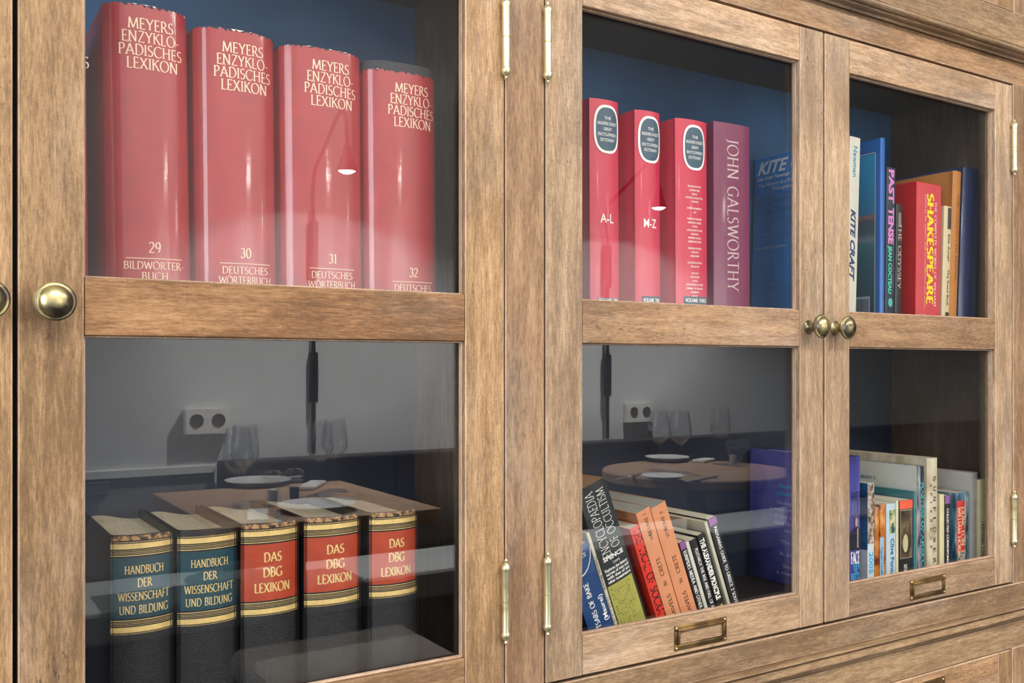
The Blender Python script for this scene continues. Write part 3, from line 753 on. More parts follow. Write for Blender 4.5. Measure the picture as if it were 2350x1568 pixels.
tooled('D', 851, 964, 1180, 'rightmost of the three red-labelled leather lexicons', True)

# --- shelf 2, top
M['rd_red'] = gloss('crimson_red_cloth', (.52, .022, .062), rough=.4, coat=.3)
M['rd_oval'] = mat('slate_blue_print', (.03, .075, .12), .5); M['ink_white'] = mat('white_ink', (.8, .78, .74), .5)
M['plum'] = gloss('plum_jacket', (.17, .022, .075), rough=.35, coat=.5)
def digest(xl, xr, yt, kind, label):
    b = Book(label, xl, xr, yt, -.35, Y=.044, dep=.14, cover=M['rd_red'], bulge=.004, shelf=ZU, name='dictionary_volume', page=M['page_white'])
    s = b.w; oc = b.h - .0335
    ru = min(.0180, s * .455); ocx = s * .045
    ring = b.P(); ring.oval(ocx, oc, ru, .0275, 2.8, 1); ro = ring.put('oval_border', M['ink_white'], b.root)
    ov = b.P(); ov.oval(ocx, oc, ru - .0026, .0245, 2.8, 2); o2 = ov.put('oval_label', M['rd_oval'], b.root)
    t = b.P(); W_ = (ru - .003) * 2
    for i, (x_, f) in enumerate((('THE', .32), ("READERS DIGEST", .95), ('GREAT', .42), ('ENCYCLOPAEDIC', .93), ('DICTIONARY', .72))):
        t.text(x_, ocx, oc + .0125 - i * .0062, .0036, W_ * f * .95, font='sans', layer=3, bold=.01)
    t.put('lettering', M['ink_white'], o2)
    zz = b.P()
    if kind in ('A-L', 'M-Z'):
        z = PZ(xl, 497 if kind == 'A-L' else 509, .044) - b.root.location.z; zz.text(kind, 0.001, z, .0105, .019, font='sans', bold=.012)
    else:
        g_ = [['PRONUNCIATION', 'LITERATURE', 'MUSIC', 'PAINTING & SCULPTURE', 'THEATRE'], ['ENTERTAINMENTS', 'LAW'],
              ['FAMOUS PHRASES', 'GENERAL RULES', 'WORDS', 'LANGUAGE OF LAW', 'READING', 'MODERN USAGE', 'ABBREVIATIONS'], ['FOREIGN WORDS', 'WEIGHTS', 'MEASURES'], ['CLASSIFICATION', 'RELIGION'],
              ['GEOLOGY', 'ASTRONOMY', 'SPACE', 'COUNTRIES & CITIES', 'CINEMA, TV & RADIO', 'GEOMETRY', 'MONEY', 'PHYSICAL GEOGRAPHY'], ['FOOD', 'SPORT & GAMES']]
        z = PZ(1590, 428, .044) - b.root.location.z
        for blk in g_:
            for x_ in blk:
                zz.text(x_, .002, z, .0022, min(len(x_) * .0017, .028), font='sans', bold=.015); z -= .0046
            z -= .0035
    zz.put('lettering', M['ink_white'], b.root)
    z0 = PZ(xl, 690, .044) - b.root.location.z
    q = b.P(); q.quad(-s * .30, s * .47, z0 - .012, z0 + .0058 - (.002 if kind == 'A-L' else 0), 1, nu=8); qo = q.put('volume_label', M['rd_oval'], b.root)
    v = b.P(); v.text({'A-L': 'VOLUME ONE', 'M-Z': 'VOLUME TWO', 'III': 'VOLUME THREE'}[kind], s * .085, z0 + .0012, .0042, s * .7, layer=2, T=.2, t=.08); v.put('lettering', M['ink_white'], qo)
    return b
digest(1357, 1423, 223, 'A-L', 'crimson dictionary volume one spine marked A-L')
digest(1461, 1518, 250, 'M-Z', 'crimson dictionary volume two spine marked M-Z')
digest(1554, 1626, 269, 'III', 'crimson dictionary volume with a long list of topics down its spine')
b = Book('plum purple novel lettered down its flat spine, right of the three crimson dictionaries', 1640, 1722, 277, -.15, Y=.044, dep=.15, cover=M['plum'], bulge=.002, shelf=ZU, name='novel')
p = b.P(); p.text('JOHN GALSWORTHY', 0.000, b.h - .1135, .0185, .19, rot=-90, T=.11, t=.045, track=.06); 
p.put('lettering', mat('pale_pink_ink', (.55, .42, .42), .5), b.root)

# kite craft
M['kite_blue'] = gloss('kite_blue_cover', (.02, .26, .70), rough=.4, coat=.4); M['off_white'] = gloss('off_white_paper_spine', (.62, .6, .52), coat=.2, rough=.5)
b = Book('Kite Craft paperback, off-white spine and blue text-filled back cover', 1951, 1975, 312, 2.3, Y=.034, dep=.171, cover=M['off_white'], bulge=.0005, hard=False, shelf=ZU, name='paperback')
q = b.S(); q.quad(.0003, b.dep - .002, .0004, b.h - .0005); q.put('back_cover', M['kite_blue'], b.root)
t = b.S()
t.text('KITE CRAFT', .080, b.h - .0170, .0185, .148, font='sans', layer=1, bold=.03, shear=.35)
t.text('Lee Scott Newman', .037, b.h - .0325, .0062, .062, font='sans', layer=1, shear=.3, bold=.014)
t.text('The History and Processes of Kitemaking', .077, b.h - .0425, .0060, .140, font='sans', layer=1)
t.text('Throughout the World', .072, b.h - .0505, .0060, .074, font='sans', layer=1)
t.put('cover_title', mat('pale_cover_print', (.88, .9, .88), .5), b.root)
t = b.S(); t.text('TITLES ALREADY AVAILABLE', .034, b.h - .1375, .0036, .060, font='sans', layer=1, bold=.02); t.put('list_heading', mat('blue_grey_print', (.5, .65, .8), .5), b.root)
t = b.S()
for i in range(18): t.words(.003, .12, b.h - .060 - i * .0041, .0017, i, 1 if i % 9 != 8 else .25)
for i in range(24): t.words(.004, .05, b.h - .143 - i * .0038, .0009, 60 + i, rnd.uniform(.4, 1))
t.put('small_print', mat('dim_blue_print', (.25, .5, .75), .5), b.root)
t = b.P(); t.text('KITE CRAFT', .000, b.h - .148, .0098, .098, rot=-90, font='sans', bold=.03, shear=.3); t.put('title', mat('navy_ink', (.01, .04, .12), .5), b.root)
t = b.P(); t.text('Newman', .001, b.h - .0335, .0082, .042, rot=-90, font='sans', bold=.01); t.put('author_name', mat('blue_ink', (.03, .25, .45), .5), b.root)
# harbour photograph book
def harbour():
    m, nt, b_, N, Lk = newmat('harbour_photo_print'); tc = N('ShaderNodeTexCoord'); sp = N('ShaderNodeSeparateXYZ'); Lk(tc.outputs['Generated'], sp.inputs[0])
    n = N('ShaderNodeTexNoise'); n.inputs['Scale'].default_value = 28; n.inputs['Detail'].default_value = 4; Lk(tc.outputs['Generated'], n.inputs['Vector'])
    ad = N('ShaderNodeMath'); ad.operation = 'MULTIPLY_ADD'; ad.inputs[1].default_value = .05; Lk(n.outputs['Fac'], ad.inputs[0]); Lk(sp.outputs['Z'], ad.inputs[2])
    rp = ramp(N, [(0, (.01, .035, .06)), (.40, (.02, .08, .12)), (.48, (.03, .12, .17)), (.50, (.12, .17, .2)), (.54, (.03, .07, .11)), (.62, (.05, .06, .09)), (.645, (.2, .1, .08)), (.66, (.01, .12, .25)), (1, (.01, .2, .42))])
    Lk(ad.outputs[0], rp.inputs[0]); mx = N('ShaderNodeMix'); mx.data_type = 'RGBA'; mx.blend_type = 'MULTIPLY'; mx.inputs[0].default_value = .5
    n2 = N('ShaderNodeTexNoise'); n2.inputs['Scale'].default_value = 60; mp = N('ShaderNodeMapping'); mp.inputs['Scale'].default_value = (1, .2, 1.6); Lk(tc.outputs['Generated'], mp.inputs[0]); Lk(mp.outputs[0], n2.inputs['Vector'])
    Lk(rp.outputs[0], mx.inputs[6]); Lk(n2.outputs['Fac'], mx.inputs[7])
    gm = N('ShaderNodeMix'); gm.data_type = 'RGBA'; gm.blend_type = 'ADD'; gm.inputs[0].default_value = .5; Lk(mx.outputs[2], gm.inputs[6]); Lk(rp.outputs[0], gm.inputs[7])
    Lk(gm.outputs[2], b_.inputs['Base Color']); b_.inputs['Roughness'].default_value = .35; return m
M['bright_blue'] = gloss('bright_blue_gloss', (.012, .11, .42), rough=.25, coat=.8)
b = Book('glossy blue book with a framed harbour photograph and barcode on its side', 2023, 2034, 316, .5, Y=.034, dep=.150, cover=M['bright_blue'], bulge=.002, hard=False, shelf=ZU, name='paperback')
q = b.S(); q.quad(.03, b.dep - .010, .012, b.h - .0205); q.put('cover_photograph', harbour(), b.root)
fr = b.S(); u0, u1, v0, v1, e = .03, b.dep - .0098, .004, b.h - .0195, .0008
for (a, c, d, e_) in ((u0, u1, v1, v1 + e), (u1, u1 + e, v0, v1)): fr.quad(a, c, d, e_, 1)
fr.put('frame_line', mat('pale_gold_line', (.7, .62, .4), .5), b.root)
bc = b.S(); bc.quad(b.dep - .058, b.dep - .017, .008, .042, 2); bo = bc.put('barcode_panel', mat('grey_barcode_panel', (.32, .38, .45), .5), b.root)
br_ = b.S(); r = random.Random(3); u = b.dep - .055
while u < b.dep - .020:
    wd = r.choice((.0005, .001, .0016)); br_.quad(u, u + wd, .011, .0385, 3); u += wd + r.choice((.0006, .0012))
br_.put('barcode', mat('bar_ink', (.03, .06, .1), .5), bo)
# past tense
M['ink_black'] = mat('black_ink', (.012, .012, .014), .5)
def simple(label, xl, xr, yt, lean, col, shelf, name='paperback', **k):
    m = k.pop('m', None) or gloss('cover_' + name + str(len(bpy.data.materials)), col, coat=k.pop('coat', .3), rough=k.pop('rough', .45))
    k.setdefault('hard', False); k.setdefault('bulge', .0008)
    return Book(label, xl, xr, yt, lean, cover=m, shelf=shelf, name=name, **k)
def ink(col, e=.5): return mat('ink_' + str(len(bpy.data.materials)), col, e)
b = simple('dark Past Tense book with pink title and green author name on its spine', 2036, 2056, 383, 1.0, (.012, .03, .05), ZU, 'biography', hard=True, dep=.13, groove=False)
t = b.P(); t.text('PAST', .0005, b.h - .027, .0115, .048, rot=-90, font='sans', bold=.05); t.text('TENSE', .0005, b.h - .083, .0115, .052, rot=-90, font='sans', bold=.05); t.put('title', ink((.62, .2, .5)), b.root)
t = b.P(); t.text('JEAN COCTEAU', -.001, PZ(2045, 620, .044) - b.root.location.z, .0072, .068, rot=-90, font='sans', bold=.04); t.put('author_name', ink((.05, .6, .42)), b.root)
t = b.P(); t.oval(.0, PZ(2045, 695, .044) - b.root.location.z, .0048, .0062, 2, 1); t.put('emblem', ink((.08, .42, .36)), b.root)
t = b.P(); t.text('THE COCTEAU DIARIES', .0062, PZ(2045, 610, .044) - b.root.location.z, .0028, .062, rot=-90, font='sans'); t.put('subtitle', ink((.35, .12, .3)), b.root)
b = simple('slim black paperback of The Odyssey beside the fat scarlet volume', 2058, 2072, 468, 1.3, (.02, .018, .018), ZU, dep=.11)
t = b.P(); t.text('THE ODYSSEY', .001, PZ(2065, 588, .044) - b.root.location.z, .0072, .094, rot=-90, T=.13, t=.06); t.put('title', ink((.5, .45, .42)), b.root)
t = b.P(); t.quad(-.003, .003, b.h - .03, b.h - .012); t.put('emblem', ink((.2, .18, .17)), b.root)
M['sh_red'] = gloss('scarlet_gloss', (.55, .012, .02), rough=.3, coat=.7)
b = simple('fat scarlet volume with a large yellow title', 2104, 2161, 416, .9, None, ZU, 'collected_works', m=M['sh_red'], hard=True, dep=.135, groove=False, bulge=.001)
t = b.P(); t.quad(-b.w / 2 + .0006, b.w / 2 - .0006, .001, b.h - .001, nu=8); pk = t.put('spine_reflection', gloss('pink_reflection_tint', (.56, .06, .075), rough=.35), b.root)  # paler rose layer paints a reflection onto the scarlet spine
t = b.P(); t.text('SHAKESPEARE', .0025, b.h - .0965, .0145, .163, rot=-90, layer=1, T=.24, t=.1); t.put('title', ink((.85, .62, .02)), b.root)
t = b.P(); t.text('THE COMPLETE WORKS OF WILLIAM', .0155, b.h - .103, .0052, .155, rot=-90, layer=1, T=.2, t=.08)
t.text('Edited by the editors, with an introduction and notes', -.0085, b.h - .100, .0040, .165, rot=-90, layer=1, font='sans'); t.words(-.02, -.008, .019, .002, 4); t.put('subtitle', ink((.72, .5, .5)), b.root)
b = simple('thin cream paperback with a small dark picture at the head of its spine', 2168, 2184.5, 472, 2.4, (.62, .52, .33), ZU, dep=.11)
t = b.P(); t.quad(-.0005, .0088, b.h - .034, b.h - .002, 0); t.put('spine_picture', ink((.05, .045, .04)), b.root)
t = b.P(); t.quad(-.001, .0085, .004, .024, 0); t.put('publisher_mark', ink((.05, .045, .04)), b.root)
t = b.P(); t.text('Elie Amar', .0040, b.h - .063, .0055, .042, rot=-90, font='serif' if False else 'sans', bold=.015); t.text('The Road Back', .0040, b.h - .122, .0055, .055, rot=-90, font='sans', bold=.01)
t.put('lettering', ink((.1, .08, .05)), b.root)
b = simple('tall orange cloth book whose wide side shows behind the scarlet volume', 2191, 2210, 391, 3.2, (.42, .16, .03), ZU, 'cloth_book', hard=True, dep=.15, bulge=.003, rough=.6, coat=0)
t = b.P(); t.text('THE COLLECTED POEMS', .001, b.h - .10, .006, .13, rot=-90, T=.14, t=.05); t.put('title', ink((.24, .08, .015)), b.root)
b = simple('navy blue cloth book leaning at the right end of the upper shelf', 2214, 2256, 382, 3.4, (.018, .032, .10), ZU, 'cloth_book', hard=True, dep=.15, bulge=.009, rough=.35, coat=.9)
t = b.P(); t.text('ADVANCED PRACTICAL ENGLISH', .010, b.h - .125, .0052, .15, rot=-90, T=.14, t=.06); t.put('title', ink((.12, .15, .22)), b.root)

# --- shelf 2, bottom, leaning row
SL = -20.5
b = simple('blue paperback with a white arc and lettering, leaning at the foot of the left stile', 1296, 1349, 1274, SL, (.008, .05, .17), ZL, dep=.12)
t = b.P(); z0 = .0
t.text('TSARS OF BAKE', -.003, .044, .0062, .056, rot=90, T=.2, t=.08); t.text('(Maurel)', .0100, .035, .0062, .032, rot=90, font='sans', bold=.02)
t.text('SERIES', -.004, .103, .005, .026, rot=0, font='sans')
for i in range(10):
    a0 = R(200 + i * 14); a1 = R(214 + i * 14); c0, r0, r1 = (-.006, .122), .040, .0415
    t.g.add([b.spine(c0[0] + r0 * cos(a0) * .62, c0[1] + r0 * sin(a0), 0), b.spine(c0[0] + r1 * cos(a0) * .62, c0[1] + r1 * sin(a0), 0), b.spine(c0[0] + r1 * cos(a1) * .62, c0[1] + r1 * sin(a1), 0), b.spine(c0[0] + r0 * cos(a1) * .62, c0[1] + r0 * sin(a1), 0)], [(0, 1, 2, 3)])
t.put('lettering', M['ink_white'], b.root)
b = simple('slim cream-spined paperback leaning against the black occultism book', 1345.5, 1352.5, 1225, SL, (.6, .55, .44), ZL, dep=.115)
t = b.P(); t.text('Thomas Moore', 0, b.h - .05, .0034, .042, rot=-90, font='sans', bold=.01); t.text('THE KEY AND THE KINGDOM', 0, b.h - .112, .0036, .066, rot=-90, T=.17, t=.07); t.put('lettering', ink((.15, .13, .1)), b.root)
b = simple('thick black Encyclopaedia of Occultism with lime panel, tilted', 1325, 1389, 1130, SL, (.012, .018, .022), ZL, 'encyclopaedia', hard=False, dep=.14, page=M['page_brown'], bulge=.0015)
t = b.P(); t.text('ENCYCLOPAEDIA', -.008, b.h - .0475, .0115, .080, rot=90, T=.085, t=.05); t.text('OF OCCULTISM', .0075, b.h - .0445, .0115, .072, rot=90, T=.085, t=.05)
t.text('SPENCE', .000, b.h - .0880, .0052, .030, font='sans', bold=.04)
t.text('Lewis', .002, b.h - .0950, .004, .010, font='sans')
for i, x_ in enumerate(('Explores the history', 'secrets of men and', 'with that of art', 'other investigators')): t.text(x_, 0, b.h - .1010 - i * .0047, .0036, .034, font='sans', bold=.03)
t.put('lettering', M['ink_white'], b.root)
t = b.P(); t.quad(-b.w / 2 + .0012, b.w / 2 - .0035, .004, b.h - .1195, nu=6); lp = t.put('lime_panel', gloss('lime_panel', (.36, .34, .08), coat=.1), b.root)
t = b.P(); r = random.Random(9); i = 0
while b.h - .1245 - i * .0031 > .008:
    t.words(-b.w / 2 + .004, b.w / 2 - .006, b.h - .1245 - i * .0031, .0012, 100 + i, r.uniform(.8, 1)); i += 1
t.put('small_print', ink((.09, .08, .03)), lp)
b = simple('bright red leaning paperback with black title', 1446, 1466, 1216, SL, (.62, .03, .015), ZL, dep=.12)
t = b.P(); t.text('THE TRIAL OF SOCRATES', .0015, b.h - .088, .0105, .172, rot=-90, T=.16, t=.07); t.put('title', ink((.03, .01, .01)), b.root)
M['peach'] = gloss('peach_paper', (.62, .25, .12), coat=.05, rough=.6)
for i, (xl, xr, yt, num, lab) in enumerate(((1461, 1491, 1180, 'I', 'left of two peach Travels in Crete volumes'), (1495, 1528, 1169, 'II', 'right of two peach Travels in Crete volumes'))):
    b = simple(lab, xl, xr, yt, SL, None, ZL, 'travel_volume', m=M['peach'], dep=.135, page=M['page_grey'], bulge=.0015)
    t = b.P(); t.text('TRAVELS', -.000, .025, .0052, .038, rot=90, T=.16, t=.07); t.text('IN', 0, .058, .0048, .006, rot=90, T=.16, t=.07); t.text('CRETE', 0, .080, .0052, .024, rot=90, T=.16, t=.07)
    t.put('title', ink((.12, .05, .025)), b.root); t = b.P(); t.text('VOLUME ' + num, 0, .132, .0046, .034, rot=90, T=.13, t=.06); t.put('volume_number', ink((.12, .05, .025)), b.root)
    t = b.P(); t.text('K', 0, b.h - .03, .0055, .0055, rot=60, font='sans'); t.put('publisher_mark', ink((.12, .05, .025)), b.root)
M['pblack'] = gloss('black_paperback', (.014, .014, .017), coat=.2, rough=.5); M['purple'] = ink((.25, .08, .28))
def penguin(label, xl, xr, yt, lean, ttl, th, band=True, tw=.9, dep=.11, extra=None):
    b = simple(label, xl, xr, yt, lean, None, ZL, m=M['pblack'], dep=dep, page=M['page'])
    t = b.P(); L = min(b.h * tw, .2); t.text(ttl, 0, b.h - .012 - L / 2, th, L, rot=-90, T=.2, t=.09) if not extra else t.text(ttl, 0, b.h - .006 - .041, th, .082, rot=-90, font='sans', bold=.05)
    t.put('title', M['ink_white'], b.root)
    if band:
        t = b.P(); t.quad(-b.w / 2 + .0003, b.w / 2 - .0003, b.h - .0095, b.h - .0003, 0); t.put('head_band', M['purple'], b.root)
    if extra:
        t = b.P(); t.text(extra, 0, b.h - .127, th, .062, rot=-90, font='sans', bold=.03); t.put('author_name', ink((.8, .75, .05)), b.root)
    return b
penguin('thin black paperback with purple head band, leaning on the peach volumes', 1559, 1571, 1248, SL, 'EURIPIDES MEDEA AND OTHER PLAYS', .0048)
b = simple('thin white-spined booklet squeezed between two black paperbacks', 1574, 1581, 1246, SL, (.6, .58, .5), ZL, 'booklet', dep=.11)
penguin('black paperback with thin white capitals, right of the thin white booklet', 1584, 1598, 1243, SL, 'PLUTARCH THE RISE AND FALL OF ATHENS', .0044, False)
penguin('black leaning paperback with bold white title and yellow author name', 1600.5, 1614, 1231, SL, 'THE ALEXANDER PRINCIPLE', .0072, False, extra='Wilfred Barlow')
b = simple('slim cream-sided volume between the yellow-lettered paperback and the Greece guide', 1617, 1623, 1200, SL, (.55, .52, .4), ZL, 'booklet', dep=.14)
penguin('taller black guide to Greece with purple head band, last of the leaning row', 1626, 1643, 1194, SL, 'PAUSANIAS GUIDE TO GREECE 2 SOUTHERN', .0046, tw=.93, dep=.13)

# --- shelf 2, bottom, right side
def cloudy(name, c0, c1, c2, scale=14, st=(1, 1, .5)):
    m, nt, b_, N, Lk = newmat(name); tc = N('ShaderNodeTexCoord'); mp = N('ShaderNodeMapping'); mp.inputs['Scale'].default_value = st; Lk(tc.outputs['Object'], mp.inputs[0])
    n = N('ShaderNodeTexNoise'); n.inputs['Scale'].default_value = scale; n.inputs['Detail'].default_value = 6; Lk(mp.outputs[0], n.inputs['Vector'])
    rp = ramp(N, [(.38, c0), (.5, c1), (.62, c2)]); Lk(n.outputs['Fac'], rp.inputs[0]); Lk(rp.outputs[0], b_.inputs['Base Color']); b_.inputs['Roughness'].default_value = .35; return m
M['violet'] = cloudy('violet_blue_brick_print', (.03, .03, .16), (.065, .065, .30), (.13, .13, .42))
b = simple('violet-blue hardback with a standing figure on its spine', 1930, 1975, 1050, .4, None, ZL, 'crime_novel', m=M['violet'], hard=True, groove=False, dep=.165, Y=.040, bulge=.001)
t = b.S()
lines = ['Dara comes home', 'a surprisingly good', 'A few chapters in and', 'does the expected', 'one of the best']
for i, x_ in enumerate(('Better than the', 'phenomenal bestseller')): t.text(x_, .086, b.h - .050 - i * .0105, .0062, .056 + .010 * i, layer=1, font='sans', bold=.01)
t.put('blurb_heading', ink((.03, .42, .6)), b.root)
t = b.S()
z = b.h - .074
for i, (x_, w_) in enumerate((('Needing a new hero', .066), ('a surprisingly good find', .090), ('A few chapters in', .076), ('does the expected', .075), ('one of us', .036), (None, 0), ("'The master", .054), (None, 0), ("'A blinding", .060), (None, 0), ("'She packs", .046), ('a meaty read', .066), (None, 0), ("'Intense'", .046), (None, 0), ("'Horrors told as", .082), ('essential reading', .088), ('for all', .038), (None, 0), ("'A hard-hitting", .076))):
    if x_: t.text(x_, .086, z, .0056, w_, layer=1, font='sans', bold=.01)
    z -= .0098 if x_ else .0075
t.put('blurb', ink((.42, .42, .62)), b.root)
t = b.P(); w0 = b.w * .5
sp = lambda px, py: (PX(px, .040) - b.root.location.x, PZ(px, py, .040) - b.root.location.z)
xl_ = PX(1950, .040) - b.root.location.x; xr_ = b.w / 2 - .0008; cx_ = (xl_ + xr_) / 2 + .001; ww = xr_ - xl_
t.text('MARTI', cx_, sp(1960, 1140)[1], .0125, ww * .95, T=.15, t=.06); t.text('COL', cx_, sp(1960, 1166)[1], .0235, ww * .97, T=.12, t=.05); t.put('author_name', ink((.02, .015, .09)), b.root)
t = b.P(); t.text('FACE', cx_, sp(1960, 1281)[1], .0155, ww * .93, T=.24, t=.1); t.put('title', M['ink_white'], b.root)
t = b.P(); t.text('THE N', cx_ + .002, sp(1960, 1300)[1], .0085, ww * .7, font='sans', bold=.03); t.text('No.', cx_ + .002, sp(1960, 1310)[1], .0055, ww * .35, font='sans', bold=.03); t.text('BESTS', cx_, sp(1960, 1323)[1], .0085, ww * .9, font='sans', bold=.03); t.put('strapline', ink((.04, .4, .62)), b.root)
# figure: dark coat, pale face
fx = sp(1962, 1200)[0]; t = b.P()
pts = [(-.012, 1263), (-.013, 1235), (-.011, 1222), (-.006, 1214), (-.002, 1209), (.004, 1209), (.008, 1214), (.0125, 1222), (.0145, 1240), (.013, 1263)]
t.g.add([b.spine(fx + .0 + a, sp(1962, c)[1], 1) for a, c in pts], [tuple(range(len(pts)))]); t.put('figure_coat', ink((.012, .012, .03)), b.root)
t = b.P(); t.oval(fx + .0015, sp(1962, 1198)[1], .0042, .0085, 2, 1); t.put('figure_hair', ink((.14, .05, .04)), b.root)
t = b.P(); t.oval(fx + .002, sp(1962, 1199)[1], .0028, .0062, 2, 2); t.quad(fx + .0035, fx + .0065, sp(1962, 1258)[1], sp(1962, 1214)[1], 2); t.put('figure_face', ink((.42, .3, .3)), b.root)
b = simple('second violet book standing just behind the Martina Cole hardback', 1905, 1928, 1037, .2, (.05, .05, .25), ZL, 'crime_novel', hard=True, groove=False, dep=.10, Y=.085, page=M['page_white'], bulge=.001) if False else None

stone = cloudy('stone_picture_print', (.06, .04, .03), (.3, .22, .17), (.55, .48, .44), 120, (1, 1, 1))
b = simple('blue paperback with a stony picture and white foot on its spine', 1992, 2007, 1110, .0, (.60, .66, .72), ZL, 'guidebook', dep=.125)
t = b.S(); t.quad(0, b.dep - .0005, .058, b.h - .0005); t.put('side_picture', cloudy('blue_sea_print', (.008, .03, .10), (.02, .12, .30), (.1, .35, .65), 8, (1, 1, 1.5)), b.root)
t = b.P(); t.quad(-b.w / 2 + .0002, b.w / 2 - .0002, b.h * .44, b.h - .0005); t.put('spine_picture', stone, b.root)
t = b.P(); t.text('2005', 0, .040, .0085, .030, rot=-90, font='sans', bold=.03); t.put('year', ink((.05, .4, .62)), b.root)
orange = cloudy('orange_painting_print', (.12, .02, .01), (.5, .16, .02), (.7, .34, .12), 60, (1, 1, .6))
b = simple('narrow orange and brown picture-spined paperback', 2008.5, 2018, 1166, 0, None, ZL, m=orange, dep=.11)
b = simple('thin paperback with pale blue lettered strip over orange print', 2019.5, 2033, 1159, 0, None, ZL, m=orange, dep=.11)
t = b.P(); t.quad(-b.w / 2 + .0003, b.w * .12, .004, b.h - .046); t.put('title_strip', ink((.3, .46, .6)), b.root)
t = b.P(); t.text('Captain Corelli Adrift', -b.w * .19, b.h - .105, .0042, .09, rot=-90, layer=1, font='sans', bold=.02); t.put('title', ink((.04, .14, .35)), b.root)
b = simple('pale blue paperback with a framed jungle picture at the top of its spine', 2035, 2056, 1158, 0, (.48, .6, .66), ZL, dep=.11)
t = b.P(); t.quad(-b.w * .2, b.w * .44, b.h - .042, b.h - .009); t.put('spine_picture', cloudy('jungle_print', (.02, .07, .12), (.22, .3, .08), (.65, .6, .4), 90, (1, 1, 1)), b.root)
t = b.P(); t.text('Clive Ponte', b.w * .12, b.h - .075, .0085, .052, rot=-90, T=.22, t=.1); t.text('Ely Christ', b.w * .12, b.h - .135, .0085, .045, rot=-90, T=.22, t=.1) if False else None
t.text('Clive Ponte', b.w * .12, b.h - .075, .0085, .052, rot=-90, font='sans', bold=.02) if False else None
t.g = Geo(); t.text('Clive Ponte', b.w * .12, b.h - .076, .0085, .053, rot=-90, font='sans', bold=.025); t.text('Els Christ', b.w * .12, b.h - .136, .0085, .042, rot=-90, font='sans', bold=.025); t.put('lettering', ink((.05, .13, .25)), b.root)
b = simple('thin cream-yellow spine between the pale blue paperback and Middlemarch', 2057.5, 2063, 1150, 0, (.66, .62, .42), ZL, 'booklet', dep=.115)
b = simple('black Middlemarch paperback with orange head band and a painting', 2065, 2095, 1150, 0, None, ZL, m=M['pblack'], dep=.12)
t = b.P(); t.quad(-b.w / 2 + .0002, b.w / 2 - .0002, b.h - .0125, b.h - .0003); t.put('head_band', ink((.8, .08, .02)), b.root)
t = b.P(); t.quad(-b.w * .46, b.w * .46, b.h - .084, b.h - .0135); po = t.put('painting_border', ink((.3, .22, .15)), b.root)
t = b.P(); t.quad(-b.w * .42, b.w * .42, b.h - .0825, b.h - .015, 1); t.put('painting', cloudy('dark_painting_print', (.02, .015, .012), (.08, .055, .035), (.22, .15, .08), 45, (1, 1, .6)), po)
t = b.P(); t.oval(-b.w * .1, b.h - .062, .006, .013, 2, 2); t.put('painted_dress', ink((.5, .45, .25)), po)
t = b.P(); t.text('ELIOT / MIDDLEMARCH' if False else 'ELIOT MIDDLEMARCH', -b.w * .08, b.h - .155, .0068, .125, rot=-90, T=.22, t=.1); t.put('title', M['ink_white'], b.root)
b = simple('teal hardback showing as a band behind Middlemarch', 2098, 2103, 1129, 0, (.03, .17, .2), ZL, 'hardback', hard=True, groove=False, dep=.15)
multi = cloudy('streaky_colour_print', (.03, .03, .05), (.2, .22, .26), (.45, .4, .4), 160, (1, 1, .15))
b = simple('slim streaky paperback with a wide off-white side, left of the teal-lettered spine', 2106, 2114, 1070, 0, None, ZL, m=multi, dep=.155)
t = b.S(); t.quad(.0, b.dep - .001, .0005, b.h - .0005); t.put('side_cover', mat('off_white_cover', (.68, .68, .62), .45, coat=.3), b.root)
t = b.S(); t.text('LIBRARY 2', .069, b.h - .0245, .0050, .030, font='sans', layer=1, bold=.03); t.put('small_print', ink((.12, .22, .28)), b.root)
b = simple('slim dark paperback with stacked teal lettering', 2115, 2121.0, 1071, 0, (.012, .03, .04), ZL, dep=.12)
t = b.P(); t.text('MASTERS OF AMERICAN', 0, b.h - .108, .0070, .170, rot=-90, font='sans', bold=.05); t.put('title', ink((.03, .3, .38)), b.root)
M['cream_thick'] = cloudy('stained_cream_paper', (.44, .36, .24), (.58, .5, .36), (.66, .6, .46), 50, (1, 1, .4))
b = simple('large thick cream Sunflower Splendor volume towering over its neighbours', 2131, 2155, 1053, 0, None, ZL, 'anthology', m=M['cream_thick'], dep=.165, Y=.036, page=M['page_old'], bulge=.003, hard=False)
t = b.P()
for i, ch in enumerate('SUNFLOWER'): t.text(ch, .0015, b.h - .030 - i * .0150, .0068, .0075, rot=-90, T=.2, t=.08)
for i, ch in enumerate('SPLENDOR'): t.text(ch, -.006, b.h - .040 - i * .0128, .0035, .004, rot=-90, T=.2, t=.08)
t.put('lettering', ink((.12, .09, .05)), b.root)
b = simple('narrow pale yellow spine right of the thick Sunflower volume', 2157.5, 2168, 1136, 0, (.66, .6, .36), ZL, 'booklet', dep=.12)
b = simple('narrow black paperback with purple head band and white capitals', 2169.5, 2180, 1138, 0, None, ZL, m=M['pblack'], dep=.11)
t = b.P(); t.quad(-b.w / 2 + .0002, b.w / 2 - .0002, b.h - .0125, b.h - .0003); t.put('head_band', M['purple'], b.root)
t = b.P(); t.text('COLLECTED CORRESPONDENCE', 0, b.h - .115, .0045, .19, rot=-90, T=.24, t=.12); t.put('title', M['ink_white'], b.root)
trees = cloudy('blue_winter_trees_print', (.02, .06, .10), (.10, .22, .30), (.4, .55, .6), 70, (1, 1, .35))
b = simple('blue woodland-covered fantasy paperback with a red title panel', 2194, 2223, 1133, 0, None, ZL, 'fantasy_novel', m=trees, dep=.11)
t = b.P(); t.quad(-b.w * .43, b.w * .17, .032, b.h - .012); rp_ = t.put('title_panel', ink((.6, .035, .03)), b.root)
